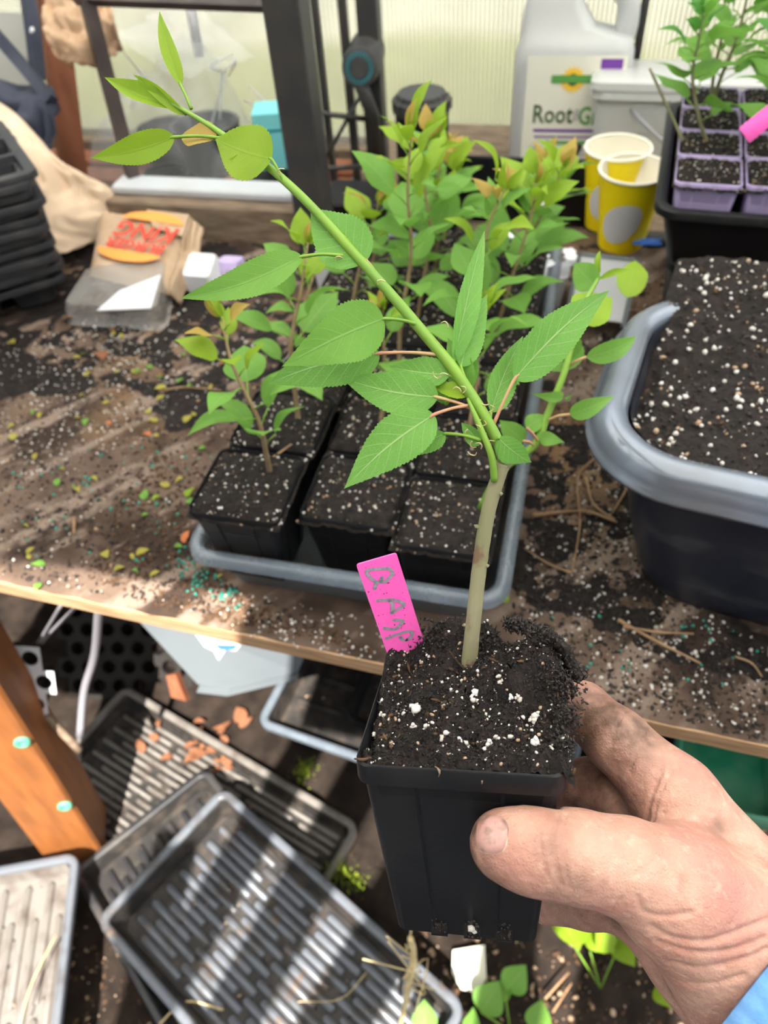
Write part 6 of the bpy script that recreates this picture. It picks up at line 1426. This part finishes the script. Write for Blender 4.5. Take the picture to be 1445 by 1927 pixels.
t = mb.build('soil_crumbs', ['crumb', 'crumb_brown']); tag(t, 'loose dark crumbs of potting soil over the bench top', 'soil'); stuff(t)
def rpoly(b): return lambda: onb(U(b[0], b[2]), U(b[1], b[3]), .0012)
litter(34, rpoly((20, 760, 420, 1100)), 'fallen_leaf', 'tiny fallen yellow-green leaf on the front left of the bench', 'leaf', 'fallen leaves on the front left of the bench', ['leaf_fallen', 'leaf_fallen', 'leaf_mid'], .006, .013)
litter(26, rpoly((130, 620, 450, 800)), 'fallen_leaf', 'tiny fallen leaf on the bench before the clamshell', 'leaf', 'fallen leaves before the clamshell', ['leaf_fallen', 'leaf_fallen', 'leaf_mid', 'leaf_dry'], .006, .014)
for px, py, m, s_, lb in ((185, 668, 'leaf_dry', .03, 'large rust orange dry leaf curled on the soil left of the seedlings'), (120, 608, 'leaf_dry', .022, 'dry orange leaf by the bottom of the tray stack'), (85, 1062, 'leaf_mid', .014, 'green leaf fallen near the front edge at the left'), (74, 1095, 'leaf_mid', .010, 'small green leaf hanging over the plywood front edge'), (300, 932, 'leaf_young', .011, 'bright yellow-green round leaf alone on the brown dust'), (350, 935, 'leaf_young', .013, 'bright yellow-green leaf just left of the front pot'), (345, 1020, 'leaf_red', .014, 'red leaf scrap beside the left corner of the clear tray'), (255, 1040, 'leaf_fallen', .013, 'curled yellow leaf left of the teal beads'), (20, 646, 'leaf_fallen', .014, 'pale oval leaf below the tray stack'), (955, 1137, 'leaf_young', .012, 'green leaf lying just outside the right corner of the clear tray'), (200, 795, 'leaf_red', .010, 'red leaf scrap among the perlite at the left'), (272, 812, 'leaf_red', .012, 'reddish leaf sliver in the middle of the brown dust')):
    p = onb(px, py, .002); a = U(0, 6); o = leaf_obj(p, p+V3((math.cos(a), math.sin(a), .15))*s_, (U(-.3, .3), U(-.3, .3), 1), None, m, random.randrange(3), 1.1, 'fallen_leaf'); tag(o, lb, 'leaf')
TW = [([(1002, 975), (1060, 968), (1110, 972), (1160, 990)], .0022, 'thick pale forked twig lying between the clear tray and the black tub'), ([(1200, 880), (1175, 930), (1150, 975)], .0014, 'thin dark twig leaning from under the tub rim'), ([(1115, 870), (1085, 910), (1090, 990), (1075, 1085)], .0013, 'long thin twig running down beside the forked twig'), ([(1075, 1085), (1030, 1065), (985, 1042)], .0012, 'thin twig whose end touches the clear tray rim'),
      ([(1100, 908), (1115, 955), (1155, 985)], .0016, 'short knobbly twig crossing the forked twig'), ([(1160, 1175), (1230, 1210), (1315, 1255)], .0016, 'long straight straw on the soil near the front right edge'), ([(1170, 1187), (1235, 1195), (1300, 1205)], .0014, 'shorter straw crossing the long one near the front right edge'), ([(1380, 1240), (1410, 1255), (1430, 1280)], .0010, 'thin straw at the far right by the front edge'),
      ([(480, 880), (515, 860), (548, 840)], .0013, 'reddish woody splinter on the soil of the front left pot'), ([(300, 740), (350, 735), (420, 745)], .0012, 'straw strand on the bench left of the seedlings'), ([(1130, 600), (1170, 590), (1215, 600)], .0012, 'pale straw behind the tub corner'), ([(140, 975), (141, 1008)], .0018, 'short woody splinter on the left of the bench')]
for pts, r_, lb in TW:
    mb = MB(); P = [onb(x, y, .003) for x, y in pts] if 'front left pot' not in lb else [on(x, y, .792) for x, y in pts]; P[-1][2] += .002; tube(mb, smoothline(P, 5), [r_, r_*.8, r_*.6], 6, wob=.2); tag(mb.build('twig', 'twig'), lb, 'twig')
